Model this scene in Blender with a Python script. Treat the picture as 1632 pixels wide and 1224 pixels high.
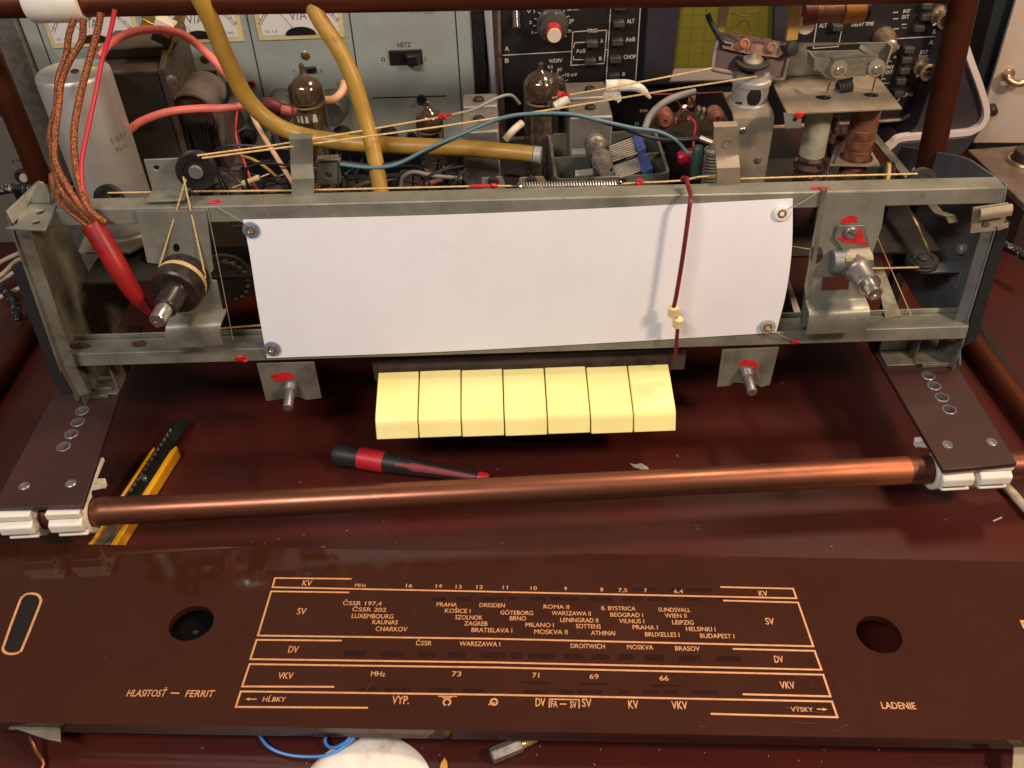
import bpy, bmesh, math, random
from mathutils import Vector, Matrix
from mathutils.geometry import tessellate_polygon
R = random.Random(7)
SC = bpy.context.scene
for o in list(bpy.data.objects):
    bpy.data.objects.remove(o)

# ------------------------------------------------------------------ camera
FPX, CX, CY, CAMH = 1411.0, 816.0, 612.0, 0.40
_zc = -Vector((64.0, -1688.0, -FPX)).normalized()
_fw = Vector((0, 0, -1))
_yc = (_fw - _fw.dot(_zc) * _zc).normalized()
_xc = _yc.cross(_zc)
ROT = Matrix((_xc, _yc, _zc))
EYE = Vector((0, 0, CAMH))
cam = bpy.data.cameras.new('camera')
cam.sensor_width = 36.0
cam.lens = 36.0 * FPX / 1632.0
cam.clip_start, cam.clip_end = 0.01, 50
cam.dof.use_dof = True
cam.dof.focus_distance = 0.50
cam.dof.aperture_fstop = 20
camo = bpy.data.objects.new('camera', cam)
SC.collection.objects.link(camo)
camo.matrix_world = Matrix.Translation(EYE) @ ROT.to_4x4()
SC.camera = camo

# ------------------------------------------------------------------ light
w = bpy.data.worlds.new('World')
SC.world = w
w.use_nodes = True
w.node_tree.nodes['Background'].inputs[0].default_value = (1.0, 0.82, 0.66, 1)
w.node_tree.nodes['Background'].inputs[1].default_value = 0.16


def area(name, loc, aim, sx, sy, power, col, spread=180):
    l = bpy.data.lights.new(name, 'AREA')
    l.shape = 'RECTANGLE'
    l.size, l.size_y, l.energy, l.color = sx, sy, power, col
    l.spread = math.radians(spread)
    o = bpy.data.objects.new(name, l)
    SC.collection.objects.link(o)
    o.location = loc
    o.rotation_euler = (Vector(aim) - Vector(loc)).to_track_quat('-Z', 'Y').to_euler()
    return o


area('bench_tube_lamp', (-0.36, -0.20, 0.88), (-0.02, 0.42, 0.10), 0.42, 0.07, 6.0, (0.98, 0.94, 0.92))
area('warm_desk_lamp', (0.60, -0.02, 0.66), (0.12, 0.42, 0.10), 0.10, 0.08, 4.9, (1.0, 0.74, 0.54))
area('warm_ceiling_lamp', (0.46, 0.58, 1.15), (0.05, 0.42, 0.05), 0.22, 0.12, 8.5, (1.0, 0.74, 0.52))
SC.view_settings.view_transform = 'Standard'
SC.view_settings.look = 'None'
SC.view_settings.exposure = 0
SC.view_settings.gamma = 1
SC.view_settings.use_curve_mapping = False
SC.cycles.max_bounces = 6
SC.cycles.use_denoising = True


# ------------------------------------------------------------------ where a sight line meets a plane of the place
def ray(u, v):
    return ROT @ Vector(((u - CX) / FPX, -(v - CY) / FPX, -1.0))


def at(u, v, Y=None, Z=None, X=None):
    d = ray(u, v)
    if Y is not None:
        t = Y / d.y
    elif Z is not None:
        t = (Z - CAMH) / d.z
    else:
        t = X / d.x
    return EYE + d * t


SL = 0.15


def fp(u, v, off=0.0):            # point on the slanted chassis front
    d = ray(u, v)
    t = (0.43 + SL * (CAMH - 0.17) - off) / (d.y - SL * d.z)
    return EYE + d * t


FN = Vector((0, -1, SL)).normalized()


def mm(px, p):                    # length of px pixels at p
    return px * (-(ROT.transposed() @ (Vector(p) - EYE)).z) / FPX


# ------------------------------------------------------------------ mesh builder
def smoothpath(pts, n=6):
    pts = [Vector(p) for p in pts]
    if len(pts) < 3:
        return pts
    P = [pts[0] * 2 - pts[1]] + pts + [pts[-1] * 2 - pts[-2]]
    out = []
    for i in range(1, len(P) - 2):
        p0, p1, p2, p3 = P[i - 1:i + 3]
        for k in range(n):
            t = k / n
            out.append(0.5 * ((2 * p1) + (p2 - p0) * t + (2 * p0 - 5 * p1 + 4 * p2 - p3) * t * t + (3 * p1 - p0 - 3 * p2 + p3) * t ** 3))
    out.append(pts[-1])
    return out


class B:
    def __init__(s):
        s.bm = bmesh.new()

    def face(s, vs):
        try:
            return s.bm.faces.new(vs)
        except ValueError:
            return None

    def poly(s, pts):
        return s.face([s.bm.verts.new(p) for p in pts])

    def grid(s, rows, closed_u=False, closed_v=False):
        V = [[s.bm.verts.new(p) for p in r] for r in rows]
        nr, nc = len(V), len(V[0])
        for i in range(nr if closed_v else nr - 1):
            for j in range(nc if closed_u else nc - 1):
                s.face([V[i][j], V[i][(j + 1) % nc], V[(i + 1) % nr][(j + 1) % nc], V[(i + 1) % nr][j]])
        return V

    def tube(s, pts, r, seg=10, n=6, smooth=True, caps=True):
        path = smoothpath(pts, n) if smooth else [Vector(p) for p in pts]
        m = len(path)
        rr = r if isinstance(r, (list, tuple)) else [r] * 2
        T = []
        for i in range(m):
            T.append((path[min(i + 1, m - 1)] - path[max(i - 1, 0)]).normalized())
        a = Vector((0, 0, 1)) if abs(T[0].z) < 0.9 else Vector((1, 0, 0))
        nrm = (a - a.dot(T[0]) * T[0]).normalized()
        rows = []
        for i in range(m):
            nrm = (nrm - nrm.dot(T[i]) * T[i]).normalized()
            bn = T[i].cross(nrm)
            f = i / (m - 1) * (len(rr) - 1)
            k = min(int(f), len(rr) - 2)
            rad = rr[k] + (rr[k + 1] - rr[k]) * (f - k)
            rows.append([path[i] + (nrm * math.cos(2 * math.pi * j / seg) + bn * math.sin(2 * math.pi * j / seg)) * rad for j in range(seg)])
        V = s.grid(rows, closed_u=True)
        if caps:
            s.face(V[0][::-1])
            s.face(V[-1])
        return s

    def lathe(s, o, axis, prof, seg=32, cap=True):
        o, ax = Vector(o), Vector(axis).normalized()
        a = Vector((0, 0, 1)) if abs(ax.z) < 0.9 else Vector((0, -1, 0))
        e1 = (a - a.dot(ax) * ax).normalized()
        e2 = ax.cross(e1)
        rows = []
        for t, r in prof:
            r = max(r, 1e-5)
            rows.append([o + ax * t + (e1 * math.cos(2 * math.pi * j / seg) + e2 * math.sin(2 * math.pi * j / seg)) * r for j in range(seg)])
        V = s.grid(rows, closed_u=True)
        if cap:
            s.face(V[0][::-1])
            s.face(V[-1])
        return s

    def box(s, c, size, ax=None):
        c = Vector(c)
        X, Y, Z = ax if ax else (Vector((1, 0, 0)), Vector((0, 1, 0)), Vector((0, 0, 1)))
        h = [d / 2 for d in size]
        v = {}
        for i in (-1, 1):
            for j in (-1, 1):
                for k in (-1, 1):
                    v[i, j, k] = s.bm.verts.new(c + X * h[0] * i + Y * h[1] * j + Z * h[2] * k)
        for q in (((-1, -1, -1), (-1, 1, -1), (1, 1, -1), (1, -1, -1)), ((-1, -1, 1), (1, -1, 1), (1, 1, 1), (-1, 1, 1)),
                  ((-1, -1, -1), (1, -1, -1), (1, -1, 1), (-1, -1, 1)), ((-1, 1, -1), (-1, 1, 1), (1, 1, 1), (1, 1, -1)),
                  ((-1, -1, -1), (-1, -1, 1), (-1, 1, 1), (-1, 1, -1)), ((1, -1, -1), (1, 1, -1), (1, 1, 1), (1, -1, 1))):
            s.face([v[k] for k in q])
        return s

    def bx(s, x0, x1, y0, y1, z0, z1):
        return s.box(((x0 + x1) / 2, (y0 + y1) / 2, (z0 + z1) / 2), (abs(x1 - x0), abs(y1 - y0), abs(z1 - z0)))

    def slab(s, outer, vec, holes=()):
        loops = [[Vector(p) for p in outer]] + [[Vector(p) for p in h] for h in holes]
        flat = [p for l in loops for p in l]
        vec = Vector(vec)
        f = [s.bm.verts.new(p) for p in flat]
        b = [s.bm.verts.new(p + vec) for p in flat]
        if holes:
            for vs in (f, b):
                ed, k = [], 0
                for l in loops:
                    n = len(l)
                    ed += [s.bm.edges.new((vs[k + i], vs[k + (i + 1) % n])) for i in range(n)]
                    k += n
                bmesh.ops.triangle_fill(s.bm, use_beauty=True, use_dissolve=False, edges=ed, normal=vec.normalized())
        else:
            s.face(f)
            s.face(b[::-1])
        k = 0
        for l in loops:
            n = len(l)
            for i in range(n):
                j = (i + 1) % n
                s.face([f[k + i], b[k + i], b[k + j], f[k + j]])
            k += n
        return s

    def strip(s, path, wvec, th, n=0):
        """bent sheet metal: a polyline profile given width and thickness"""
        path = [Vector(p) for p in path]
        if n:
            path = smoothpath(path, n)
        wv = Vector(wvec)
        wd = wv.normalized()
        m = len(path)
        off = []
        for i in range(m):
            d1 = (path[i] - path[i - 1]).normalized() if i else None
            d2 = (path[i + 1] - path[i]).normalized() if i < m - 1 else None
            n1 = wd.cross(d1).normalized() if d1 else None
            n2 = wd.cross(d2).normalized() if d2 else None
            if n1 is None:
                off.append(n2 * th)
            elif n2 is None:
                off.append(n1 * th)
            else:
                bs = (n1 + n2).normalized()
                off.append(bs * th / max(0.4, bs.dot(n1)))
        rows = [[path[i] - wv / 2, path[i] + wv / 2, path[i] + wv / 2 + off[i], path[i] - wv / 2 + off[i]] for i in range(m)]
        V = s.grid(rows, closed_u=True)
        s.face(V[0][::-1])
        s.face(V[-1])
        return s

    def blob(s, c, size, seed=0, amp=0.25, sub=2, ax=None):
        rr = random.Random(seed)
        r = bmesh.ops.create_icosphere(s.bm, subdivisions=sub, radius=1)
        X, Y, Z = ax if ax else (Vector((1, 0, 0)), Vector((0, 1, 0)), Vector((0, 0, 1)))
        c = Vector(c)
        for v in r['verts']:
            k = 1 + rr.uniform(-amp, amp)
            v.co = c + X * v.co.x * size[0] * k + Y * v.co.y * size[1] * k + Z * v.co.z * size[2] * k
        return s

    def coil(s, p0, p1, rad, wire, turns, seg=5, per=12):
        p0, p1 = Vector(p0), Vector(p1)
        ax = (p1 - p0).normalized()
        a = Vector((0, 0, 1)) if abs(ax.z) < 0.9 else Vector((0, -1, 0))
        e1 = (a - a.dot(ax) * ax).normalized()
        e2 = ax.cross(e1)
        N = int(turns * per)
        pts = [p0 + (p1 - p0) * (i / N) + (e1 * math.cos(2 * math.pi * i / per) + e2 * math.sin(2 * math.pi * i / per)) * rad for i in range(N + 1)]
        return s.tube(pts, wire, seg=seg, smooth=False)


def circ(c, r, n=24, e1=(1, 0, 0), e2=(0, 1, 0), ry=None):
    c, e1, e2 = Vector(c), Vector(e1).normalized(), Vector(e2).normalized()
    ry = ry or r
    return [c + e1 * math.cos(2 * math.pi * i / n) * r + e2 * math.sin(2 * math.pi * i / n) * ry for i in range(n)]


FINISH = []


def mesh_from(name, b, mat, ang=0.6, smooth=True):
    bm = b.bm
    bmesh.ops.remove_doubles(bm, verts=bm.verts, dist=1e-7)
    bmesh.ops.recalc_face_normals(bm, faces=bm.faces)
    me = bpy.data.meshes.new(name)
    bm.to_mesh(me)
    bm.free()
    me.materials.append(mat)
    if smooth and len(me.polygons):
        me.polygons.foreach_set('use_smooth', [True] * len(me.polygons))
        me.set_sharp_from_angle(angle=ang)
    return me


def obj(name, b, mat, parent=None, bevel=0.0, label=None, ang=0.6, kind=None, seg=2, solid=0):
    me = mesh_from(name, b, mat, ang)
    o = bpy.data.objects.new(name, me)
    SC.collection.objects.link(o)
    if parent is not None:
        o.parent = parent
    if label:
        o['label'] = label
    if kind:
        o['kind'] = kind
    if bevel:
        m = o.modifiers.new('bevel', 'BEVEL')
        m.width, m.segments, m.limit_method = bevel, seg, 'ANGLE'
        m.angle_limit = 0.7
        m.harden_normals = False
    return o


def thing(name, label, cat, group=None):
    o = bpy.data.objects.new(name, None)
    o.empty_display_size = 0.01
    SC.collection.objects.link(o)
    o['label'], o['category'] = label, cat
    if group:
        o['group'] = group
    FINISH.append(o)
    return o


def single(name, b, mat, label, cat, group=None, bevel=0.0, ang=0.6, kind=None, seg=2):
    o = obj(name, b, mat, None, bevel, label, ang, kind, seg)
    o['category'] = cat
    if group:
        o['group'] = group
    FINISH.append(o)
    return o


def structure(name, b, mat, bevel=0):
    o = obj(name, b, mat, None, bevel)
    o['kind'] = 'structure'
    return o


def finish():
    """put every thing's origin at the middle of its base"""
    for root in FINISH:
        kids = []
        st = [root]
        while st:
            x = st.pop()
            if x.type == 'MESH':
                kids.append(x)
            st.extend(x.children)
        lo, hi = Vector((1e9,) * 3), Vector((-1e9,) * 3)
        for k in kids:
            for v in k.data.vertices:
                for i in range(3):
                    lo[i] = min(lo[i], v.co[i])
                    hi[i] = max(hi[i], v.co[i])
        base = Vector(((lo.x + hi.x) / 2, (lo.y + hi.y) / 2, lo.z))
        for k in kids:
            k.data.transform(Matrix.Translation(-base))
        root.location = base


# ------------------------------------------------------------------ materials
def lin(c):
    return tuple(((x / 255) / 12.92 if x / 255 <= 0.04045 else ((x / 255 + 0.055) / 1.055) ** 2.4) for x in c) + (1,)


def M(name, c, rough=0.5, metal=0.0, c2=None, sc=60, lo=0.42, hi=0.62, bump=0.0, bsc=400, coat=0.0, r2=None,
      c3=None, sc3=250, lo3=0.62, hi3=0.68, spec=0.5, stretch=None, emit=None, sss=0):
    m = bpy.data.materials.new(name)
    m.use_nodes = True
    nt = m.node_tree
    N, L = nt.nodes, nt.links
    p = N['Principled BSDF']
    p.inputs['Roughness'].default_value = rough
    p.inputs['Metallic'].default_value = metal
    p.inputs['Specular IOR Level'].default_value = spec
    p.inputs['Coat Weight'].default_value = coat
    p.inputs['Coat Roughness'].default_value = 0.08
    c = lin(c)
    p.inputs['Base Color'].default_value = c
    tc = N.new('ShaderNodeTexCoord')
    src = tc.outputs['Object']
    if stretch:
        mp = N.new('ShaderNodeMapping')
        mp.inputs['Scale'].default_value = stretch
        L.new(src, mp.inputs['Vector'])
        src = mp.outputs[0]

    def noise(scale, detail=6, rgh=0.6):
        n = N.new('ShaderNodeTexNoise')
        n.inputs['Scale'].default_value = scale
        n.inputs['Detail'].default_value = detail
        n.inputs['Roughness'].default_value = rgh
        L.new(src, n.inputs['Vector'])
        return n.outputs['Fac']

    def ramp(x, a, b):
        r = N.new('ShaderNodeMapRange')
        r.inputs['From Min'].default_value = a
        r.inputs['From Max'].default_value = b
        L.new(x, r.inputs['Value'])
        return r.outputs[0]
    col = None
    f = None
    if c2:
        f = ramp(noise(sc), lo, hi)
        mx = N.new('ShaderNodeMix')
        mx.data_type = 'RGBA'
        mx.inputs[6].default_value = c
        mx.inputs[7].default_value = lin(c2)
        L.new(f, mx.inputs[0])
        col = mx.outputs[2]
        if r2 is not None:
            rr = N.new('ShaderNodeMapRange')
            rr.inputs['To Min'].default_value = rough
            rr.inputs['To Max'].default_value = r2
            L.new(f, rr.inputs['Value'])
            L.new(rr.outputs[0], p.inputs['Roughness'])
    if c3:
        f3 = ramp(noise(sc3, 4, 0.7), lo3, hi3)
        mx = N.new('ShaderNodeMix')
        mx.data_type = 'RGBA'
        if col:
            L.new(col, mx.inputs[6])
        else:
            mx.inputs[6].default_value = c
        mx.inputs[7].default_value = lin(c3)
        L.new(f3, mx.inputs[0])
        col = mx.outputs[2]
    if col:
        L.new(col, p.inputs['Base Color'])
    if bump:
        b = N.new('ShaderNodeBump')
        b.inputs['Strength'].default_value = bump
        b.inputs['Distance'].default_value = 0.0004
        L.new(noise(bsc, 3), b.inputs['Height'])
        L.new(b.outputs[0], p.inputs['Normal'])
    if emit:
        p.inputs['Emission Color'].default_value = lin(emit[0])
        p.inputs['Emission Strength'].default_value = emit[1]
    if sss:
        p.inputs['Subsurface Weight'].default_value = sss
        p.inputs['Subsurface Radius'].default_value = (0.004, 0.003, 0.002)
        p.inputs['Subsurface Scale'].default_value = 0.5
    return m


def glassmat(name, tint, k=0.9):
    m = bpy.data.materials.new(name)
    m.use_nodes = True
    nt = m.node_tree
    N, L = nt.nodes, nt.links
    N.remove(N['Principled BSDF'])
    out = N['Material Output']
    t = N.new('ShaderNodeBsdfTransparent')
    t.inputs[0].default_value = lin(tint)
    g = N.new('ShaderNodeBsdfGlossy')
    g.inputs['Roughness'].default_value = 0.04
    lw = N.new('ShaderNodeLayerWeight')
    lw.inputs[0].default_value = 0.25
    fr = N.new('ShaderNodeMapRange')
    fr.inputs['To Min'].default_value = 0.05
    fr.inputs['To Max'].default_value = 0.8
    L.new(lw.outputs['Facing'], fr.inputs['Value'])
    mx = N.new('ShaderNodeMixShader')
    L.new(fr.outputs[0], mx.inputs[0])
    L.new(t.outputs[0], mx.inputs[1])
    L.new(g.outputs[0], mx.inputs[2])
    L.new(mx.outputs[0], out.inputs[0])
    return m


MT = {
    'desk': M('red_lacquer', (76, 29, 22), 0.28, 0, c2=(55, 21, 16), sc=9, lo=0.35, hi=0.7, c3=(98, 44, 36), sc3=420, lo3=0.68, hi3=0.80, bump=0.05, bsc=220, r2=0.44),
    'dial': M('brown_glass', (57, 28, 18), 0.05, 0, c2=(63, 33, 22), sc=25, lo=0.4, hi=0.8, r2=0.10, c3=(84, 50, 38), sc3=700, lo3=0.72, hi3=0.8),
    'print': M('tan_ink', (212, 154, 104), 0.45, 0, c2=(196, 138, 92), sc=200),
    'ghost': M('dark_ink', (34, 19, 16), 0.07, 0, c2=(50, 24, 17), sc=700, lo=0.35, hi=0.62),
    'zinc': M('zinc_steel', (158, 157, 144), 0.40, 0.5, c2=(112, 110, 98), sc=38, lo=0.34, hi=0.70, r2=0.6, bump=0.08, bsc=420, c3=(104, 80, 58), sc3=70, lo3=0.64, hi3=0.78),
    'zinc2': M('dull_zinc_steel', (138, 135, 120), 0.5, 0.45, c2=(98, 90, 76), sc=70, lo=0.35, hi=0.7, bump=0.05, bsc=500, c3=(104, 70, 46), sc3=120, lo3=0.66, hi3=0.78),
    'zincblue': M('bluish_steel', (120, 124, 126), 0.5, 0.45, c2=(92, 94, 98), sc=35, lo=0.35, hi=0.7, bump=0.05, bsc=500),
    'dusty': M('dusty_steel', (152, 140, 122), 0.6, 0.3, c2=(124, 110, 92), sc=60, lo=0.35, hi=0.7, c3=(128, 74, 46), sc3=140, lo3=0.66, hi3=0.78, bump=0.06, bsc=700),
    'rust': M('brown_rust', (98, 56, 30), 0.8, 0, c2=(70, 40, 22), sc=300, bump=0.2, bsc=800),
    'chrome': M('bright_steel', (215, 212, 205), 0.22, 0.95, c2=(180, 178, 170), sc=120, r2=0.35),
    'steelgrey': M('grey_steel', (150, 145, 145), 0.36, 0.7, c2=(120, 114, 112), sc=150, r2=0.5),
    'alu': M('aluminium_can', (214, 211, 204), 0.42, 0.65, c2=(186, 180, 170), sc=30, lo=0.35, hi=0.7, r2=0.52, c3=(130, 110, 90), sc3=160, lo3=0.74, hi3=0.8),
    'aludull': M('dull_aluminium', (160, 155, 146), 0.48, 0.6, c2=(130, 122, 110), sc=55, lo=0.35, hi=0.7, c3=(104, 84, 64), sc3=180, lo3=0.68, hi3=0.78),
    'copper': M('tarnished_copper', (146, 92, 70), 0.31, 0.85, c2=(106, 68, 52), sc=22, lo=0.38, hi=0.66, r2=0.52, c3=(78, 56, 44), sc3=70, lo3=0.58, hi3=0.8, bump=0.03, bsc=600, stretch=(0.35, 1, 1)),
    'copper_bright': M('polished_copper', (206, 112, 72), 0.26, 0.96, c2=(170, 90, 58), sc=22, lo=0.4, hi=0.66, r2=0.36, bump=0.03, bsc=600, stretch=(0.35, 1, 1)),
    'copper_dark': M('brown_copper', (110, 58, 38), 0.42, 0.8, c2=(86, 44, 30), sc=18, lo=0.38, hi=0.66, r2=0.55),
    'white_clip': M('white_nylon', (236, 232, 222), 0.42, 0, c2=(230, 220, 198), sc=60, sss=0.15),
    'strap': M('brown_laminate', (66, 42, 38), 0.32, 0, c2=(54, 34, 32), sc=40, lo=0.35, hi=0.7, r2=0.45, c3=(110, 88, 80), sc3=900, lo3=0.72, hi3=0.8, bump=0.04, bsc=900),
    'felt': M('black_felt', (22, 22, 24), 0.95, 0, bump=0.6, bsc=1500),
    'black': M('black_plastic', (24, 23, 23), 0.38, 0, c2=(34, 32, 30), sc=80),
    'blackmat': M('matt_black', (18, 17, 18), 0.7, 0, c2=(28, 26, 26), sc=60),
    'rubber': M('black_rubber', (30, 28, 27), 0.6, 0, c2=(44, 40, 38), sc=200),
    'bakelite': M('dark_bakelite', (36, 28, 26), 0.3, 0, c2=(48, 38, 34), sc=90, r2=0.45),
    'paper': M('white_paper', (238, 238, 241), 0.85, 0, c2=(230, 228, 230), sc=14, lo=0.4, hi=0.75, spec=0.2, bump=0.02, bsc=900),
    'speck': M('graphite', (150, 148, 150), 0.8),
    'key': M('yellow_plastic', (252, 241, 166), 0.26, 0, c2=(247, 234, 154), sc=30, spec=0.5, sss=0.1, c3=(214, 190, 130), sc3=500, lo3=0.74, hi3=0.80),
    'brass': M('brass', (200, 160, 84), 0.3, 0.9, c2=(160, 120, 60), sc=300, r2=0.4),
    'bluegrey': M('blue_grey_fibre', (112, 122, 150), 0.5, 0.1, c2=(96, 104, 130), sc=200),
    'whitefibre': M('white_fibre', (236, 234, 230), 0.5, 0),
    'greyfibre': M('grey_fibre', (168, 164, 158), 0.5, 0.2),
    'lacquer': M('red_lacquer_dab', (204, 34, 30), 0.45, 0, c2=(168, 26, 24), sc=400, bump=0.3, bsc=900),
    'pointer': M('dark_red_sleeve', (118, 30, 32), 0.4, 0, c2=(98, 24, 26), sc=200),
    'redsleeve': M('red_tubing', (152, 26, 27), 0.4, 0, c2=(120, 20, 21), sc=40, c3=(90, 22, 22), sc3=90, lo3=0.58, hi3=0.8, bump=0.06, bsc=250),
    'redwire': M('red_wire', (186, 44, 56), 0.4, 0),
    'cream': M('cream_cord', (214, 186, 126), 0.75, 0, c2=(184, 150, 96), sc=900),
    'bead': M('cream_bead', (232, 208, 158), 0.5, 0, c2=(214, 186, 132), sc=400, sss=0.1),
    'nylon': M('nylon_thread', (150, 146, 134), 0.4, 0),
    'braid': M('copper_braid', (176, 104, 60), 0.5, 0.45, c2=(78, 40, 24), sc=1500, lo=0.44, hi=0.56, bump=1.0, bsc=1500),
    'pink': M('pink_insulation', (226, 116, 104), 0.5, 0, c2=(212, 98, 88), sc=60, c3=(150, 74, 66), sc3=110, lo3=0.6, hi3=0.8),
    'yellow': M('yellow_tubing', (178, 140, 58), 0.4, 0, c2=(156, 118, 50), sc=40, lo=0.4, hi=0.7, c3=(104, 84, 52), sc3=60, lo3=0.58, hi3=0.80, bump=0.08, bsc=250),
    'blue_wire': M('light_blue_wire', (84, 116, 126), 0.42, 0),
    'cyan_wire': M('bright_blue_wire', (64, 140, 214), 0.4, 0),
    'black_wire': M('black_wire', (34, 36, 40), 0.42, 0),
    'grey_wire': M('grey_wire', (140, 136, 128), 0.5, 0),
    'white_wire': M('white_wire', (216, 204, 180), 0.5, 0, c2=(190, 170, 140), sc=90),
    'peach_wire': M('peach_wire', (222, 176, 138), 0.5, 0),
    'speckled': M('speckled_sleeve', (22, 22, 24), 0.6, 0, c3=(190, 186, 178), sc3=330, lo3=0.59, hi3=0.61),
    'panel': M('grey_green_paint', (156, 164, 156), 0.5, 0, c2=(148, 154, 146), sc=30, bump=0.05, bsc=1200),
    'panelside': M('hammered_grey', (108, 104, 96), 0.5, 0.2, c2=(92, 88, 80), sc=200, bump=0.5, bsc=300),
    'bezel': M('yellowed_bezel', (214, 200, 152), 0.4, 0, c2=(200, 182, 130), sc=60),
    'meterface': M('white_meter_card', (222, 216, 210), 0.6, 0),
    'ink': M('black_ink', (44, 42, 42), 0.6, 0),
    'greyink': M('grey_ink', (112, 110, 106), 0.6, 0),
    'knobgreen': M('grey_green_knob', (78, 80, 74), 0.5, 0, c2=(64, 66, 60), sc=90),
    'scope': M('black_panel_paint', (26, 23, 23), 0.5, 0, c2=(32, 28, 28), sc=40),
    'scopetext': M('white_panel_ink', (208, 196, 184), 0.6, 0),
    'scopebezel': M('violet_black_bezel', (52, 48, 56), 0.5, 0, c2=(44, 40, 48), sc=50),
    'crt': M('green_crt_filter', (118, 110, 40), 0.25, 0, c2=(98, 94, 32), sc=12, coat=0.3),
    'graticule': M('graticule_ink', (96, 96, 30), 0.5, 0),
    'button': M('grey_button', (74, 68, 66), 0.45, 0, c2=(62, 58, 56), sc=100),
    'trim': M('worn_trim', (150, 136, 124), 0.4, 0.6, c2=(124, 108, 96), sc=60),
    'knobgrey': M('clear_grey_knob', (72, 68, 66), 0.2, 0, coat=0.4),
    'knobred': M('red_knob', (190, 48, 52), 0.4, 0),
    'ivory': M('ivory_plastic', (224, 208, 184), 0.4, 0),
    'bnc': M('nickel_connector', (206, 180, 150), 0.3, 0.8, c2=(170, 146, 120), sc=200),
    'handle': M('dark_grey_handle', (62, 56, 62), 0.5, 0, c2=(52, 48, 54), sc=40),
    'handlerim': M('pale_rim', (226, 214, 206), 0.5, 0),
    'beige': M('beige_panel', (212, 196, 182), 0.5, 0, c2=(200, 182, 166), sc=20),
    'teal': M('dark_teal_side', (34, 42, 42), 0.5, 0),
    'brownbox': M('brown_metal_box', (128, 110, 98), 0.42, 0.3, c2=(108, 92, 82), sc=60, c3=(150, 134, 120), sc3=400, lo3=0.64, hi3=0.7),
    'darkbrown': M('dark_brown_box', (62, 46, 42), 0.4, 0.1),
    'core': M('transformer_core', (88, 74, 62), 0.6, 0.2, c2=(70, 58, 48), sc=60, stretch=(1, 1, 1)),
    'coredark': M('dark_core', (54, 45, 38), 0.6, 0.15, c2=(42, 35, 30), sc=60),
    'bell': M('grey_bell_cover', (120, 106, 96), 0.5, 0.35, c2=(92, 78, 70), sc=50),
    'wax': M('brown_waxed_paper', (72, 44, 34), 0.55, 0, c2=(48, 28, 24), sc=120, bump=0.3, bsc=500),
    'getter': M('silvered_getter', (118, 98, 80), 0.16, 0.6, c2=(72, 56, 46), sc=70, lo=0.4, hi=0.65, r2=0.1, coat=0.6),
    'tubeglass': glassmat('smoky_glass', (240, 234, 224)),
    'anode': M('grey_anode', (128, 116, 102), 0.5, 0.2, c2=(84, 74, 64), sc=100),
    'mica': M('mica_spacer', (200, 180, 160), 0.35, 0),
    'bluefoil': M('blue_plate_edge', (56, 78, 142), 0.5, 0.1, c2=(40, 56, 108), sc=900),
    'gear': M('cast_metal', (190, 182, 170), 0.34, 0.75, c2=(140, 128, 114), sc=160, r2=0.5),
    'tcframe': M('capacitor_frame', (126, 124, 112), 0.45, 0.55, c2=(100, 98, 86), sc=60, lo=0.35, hi=0.7, c3=(90, 76, 54), sc3=150, lo3=0.68, hi3=0.8),
    'plates': M('thin_plates', (214, 208, 192), 0.4, 0.4),
    'pertinax': M('rusty_pertinax', (124, 92, 72), 0.55, 0.05, c2=(150, 84, 56), sc=90, lo=0.45, hi=0.65, bump=0.1),
    'wood': M('pale_strip', (206, 182, 136), 0.6, 0, c2=(184, 156, 106), sc=60),
    'woodyel': M('yellow_strip', (190, 154, 80), 0.55, 0, c2=(168, 130, 62), sc=60),
    'former': M('pale_coil_former', (174, 172, 148), 0.5, 0, c2=(150, 146, 120), sc=70),
    'winding': M('copper_winding', (140, 92, 66), 0.5, 0.2, c2=(100, 62, 44), sc=120, bump=0.6, bsc=900),
    'orangecoil': M('amber_winding', (206, 136, 60), 0.45, 0, c2=(176, 100, 48), sc=90, bump=0.3, bsc=900),
    'maroon': M('maroon_sleeve', (112, 38, 40), 0.5, 0),
    'ceramic': M('brown_ceramic', (140, 88, 66), 0.5, 0, c2=(110, 66, 50), sc=120),
    'solder': M('solder', (190, 176, 160), 0.35, 0.7, c2=(150, 130, 110), sc=300),
    'rag': M('torn_white_tape', (228, 220, 204), 0.8, 0, c2=(190, 176, 154), sc=150, bump=0.5, bsc=400),
    'knifeyel': M('yellow_knife_grip', (238, 172, 28), 0.36, 0, c2=(226, 156, 24), sc=60),
    'knifemetal': M('worn_knife_channel', (140, 128, 116), 0.4, 0.35, c2=(104, 94, 84), sc=80),
    'drvblack': M('soft_black_grip', (36, 34, 36), 0.5, 0),
    'drvred': M('red_grip', (196, 36, 44), 0.45, 0),
    'drvdull': M('dull_red_grip', (136, 44, 48), 0.55, 0),
    'cotton': M('cotton_pad', (240, 234, 226), 0.95, 0, c2=(232, 224, 212), sc=60, bump=0.8, bsc=500, c3=(196, 166, 116), sc3=26, lo3=0.53, hi3=0.66),
    'bit': M('grey_bit_steel', (166, 160, 154), 0.4, 0.6, c2=(136, 130, 126), sc=200, r2=0.45),
    'bitgold': M('worn_gold_tip', (206, 186, 130), 0.35, 0.7),
    'leaf': M('dry_ochre_chip', (196, 142, 60), 0.6, 0),
    'flake': M('grey_flake', (170, 160, 150), 0.5, 0.1),
    'slotdark': M('dark_slot', (34, 30, 30), 0.15, 0),
    'socketred': M('red_socket', (130, 42, 36), 0.4, 0),
    'greencap': M('green_component', (44, 70, 62), 0.45, 0),
    'redcoil': M('red_enamel_coil', (180, 32, 50), 0.35, 0.1),
    'hookwire': M('copper_hook', (176, 110, 72), 0.3, 0.9),
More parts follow.
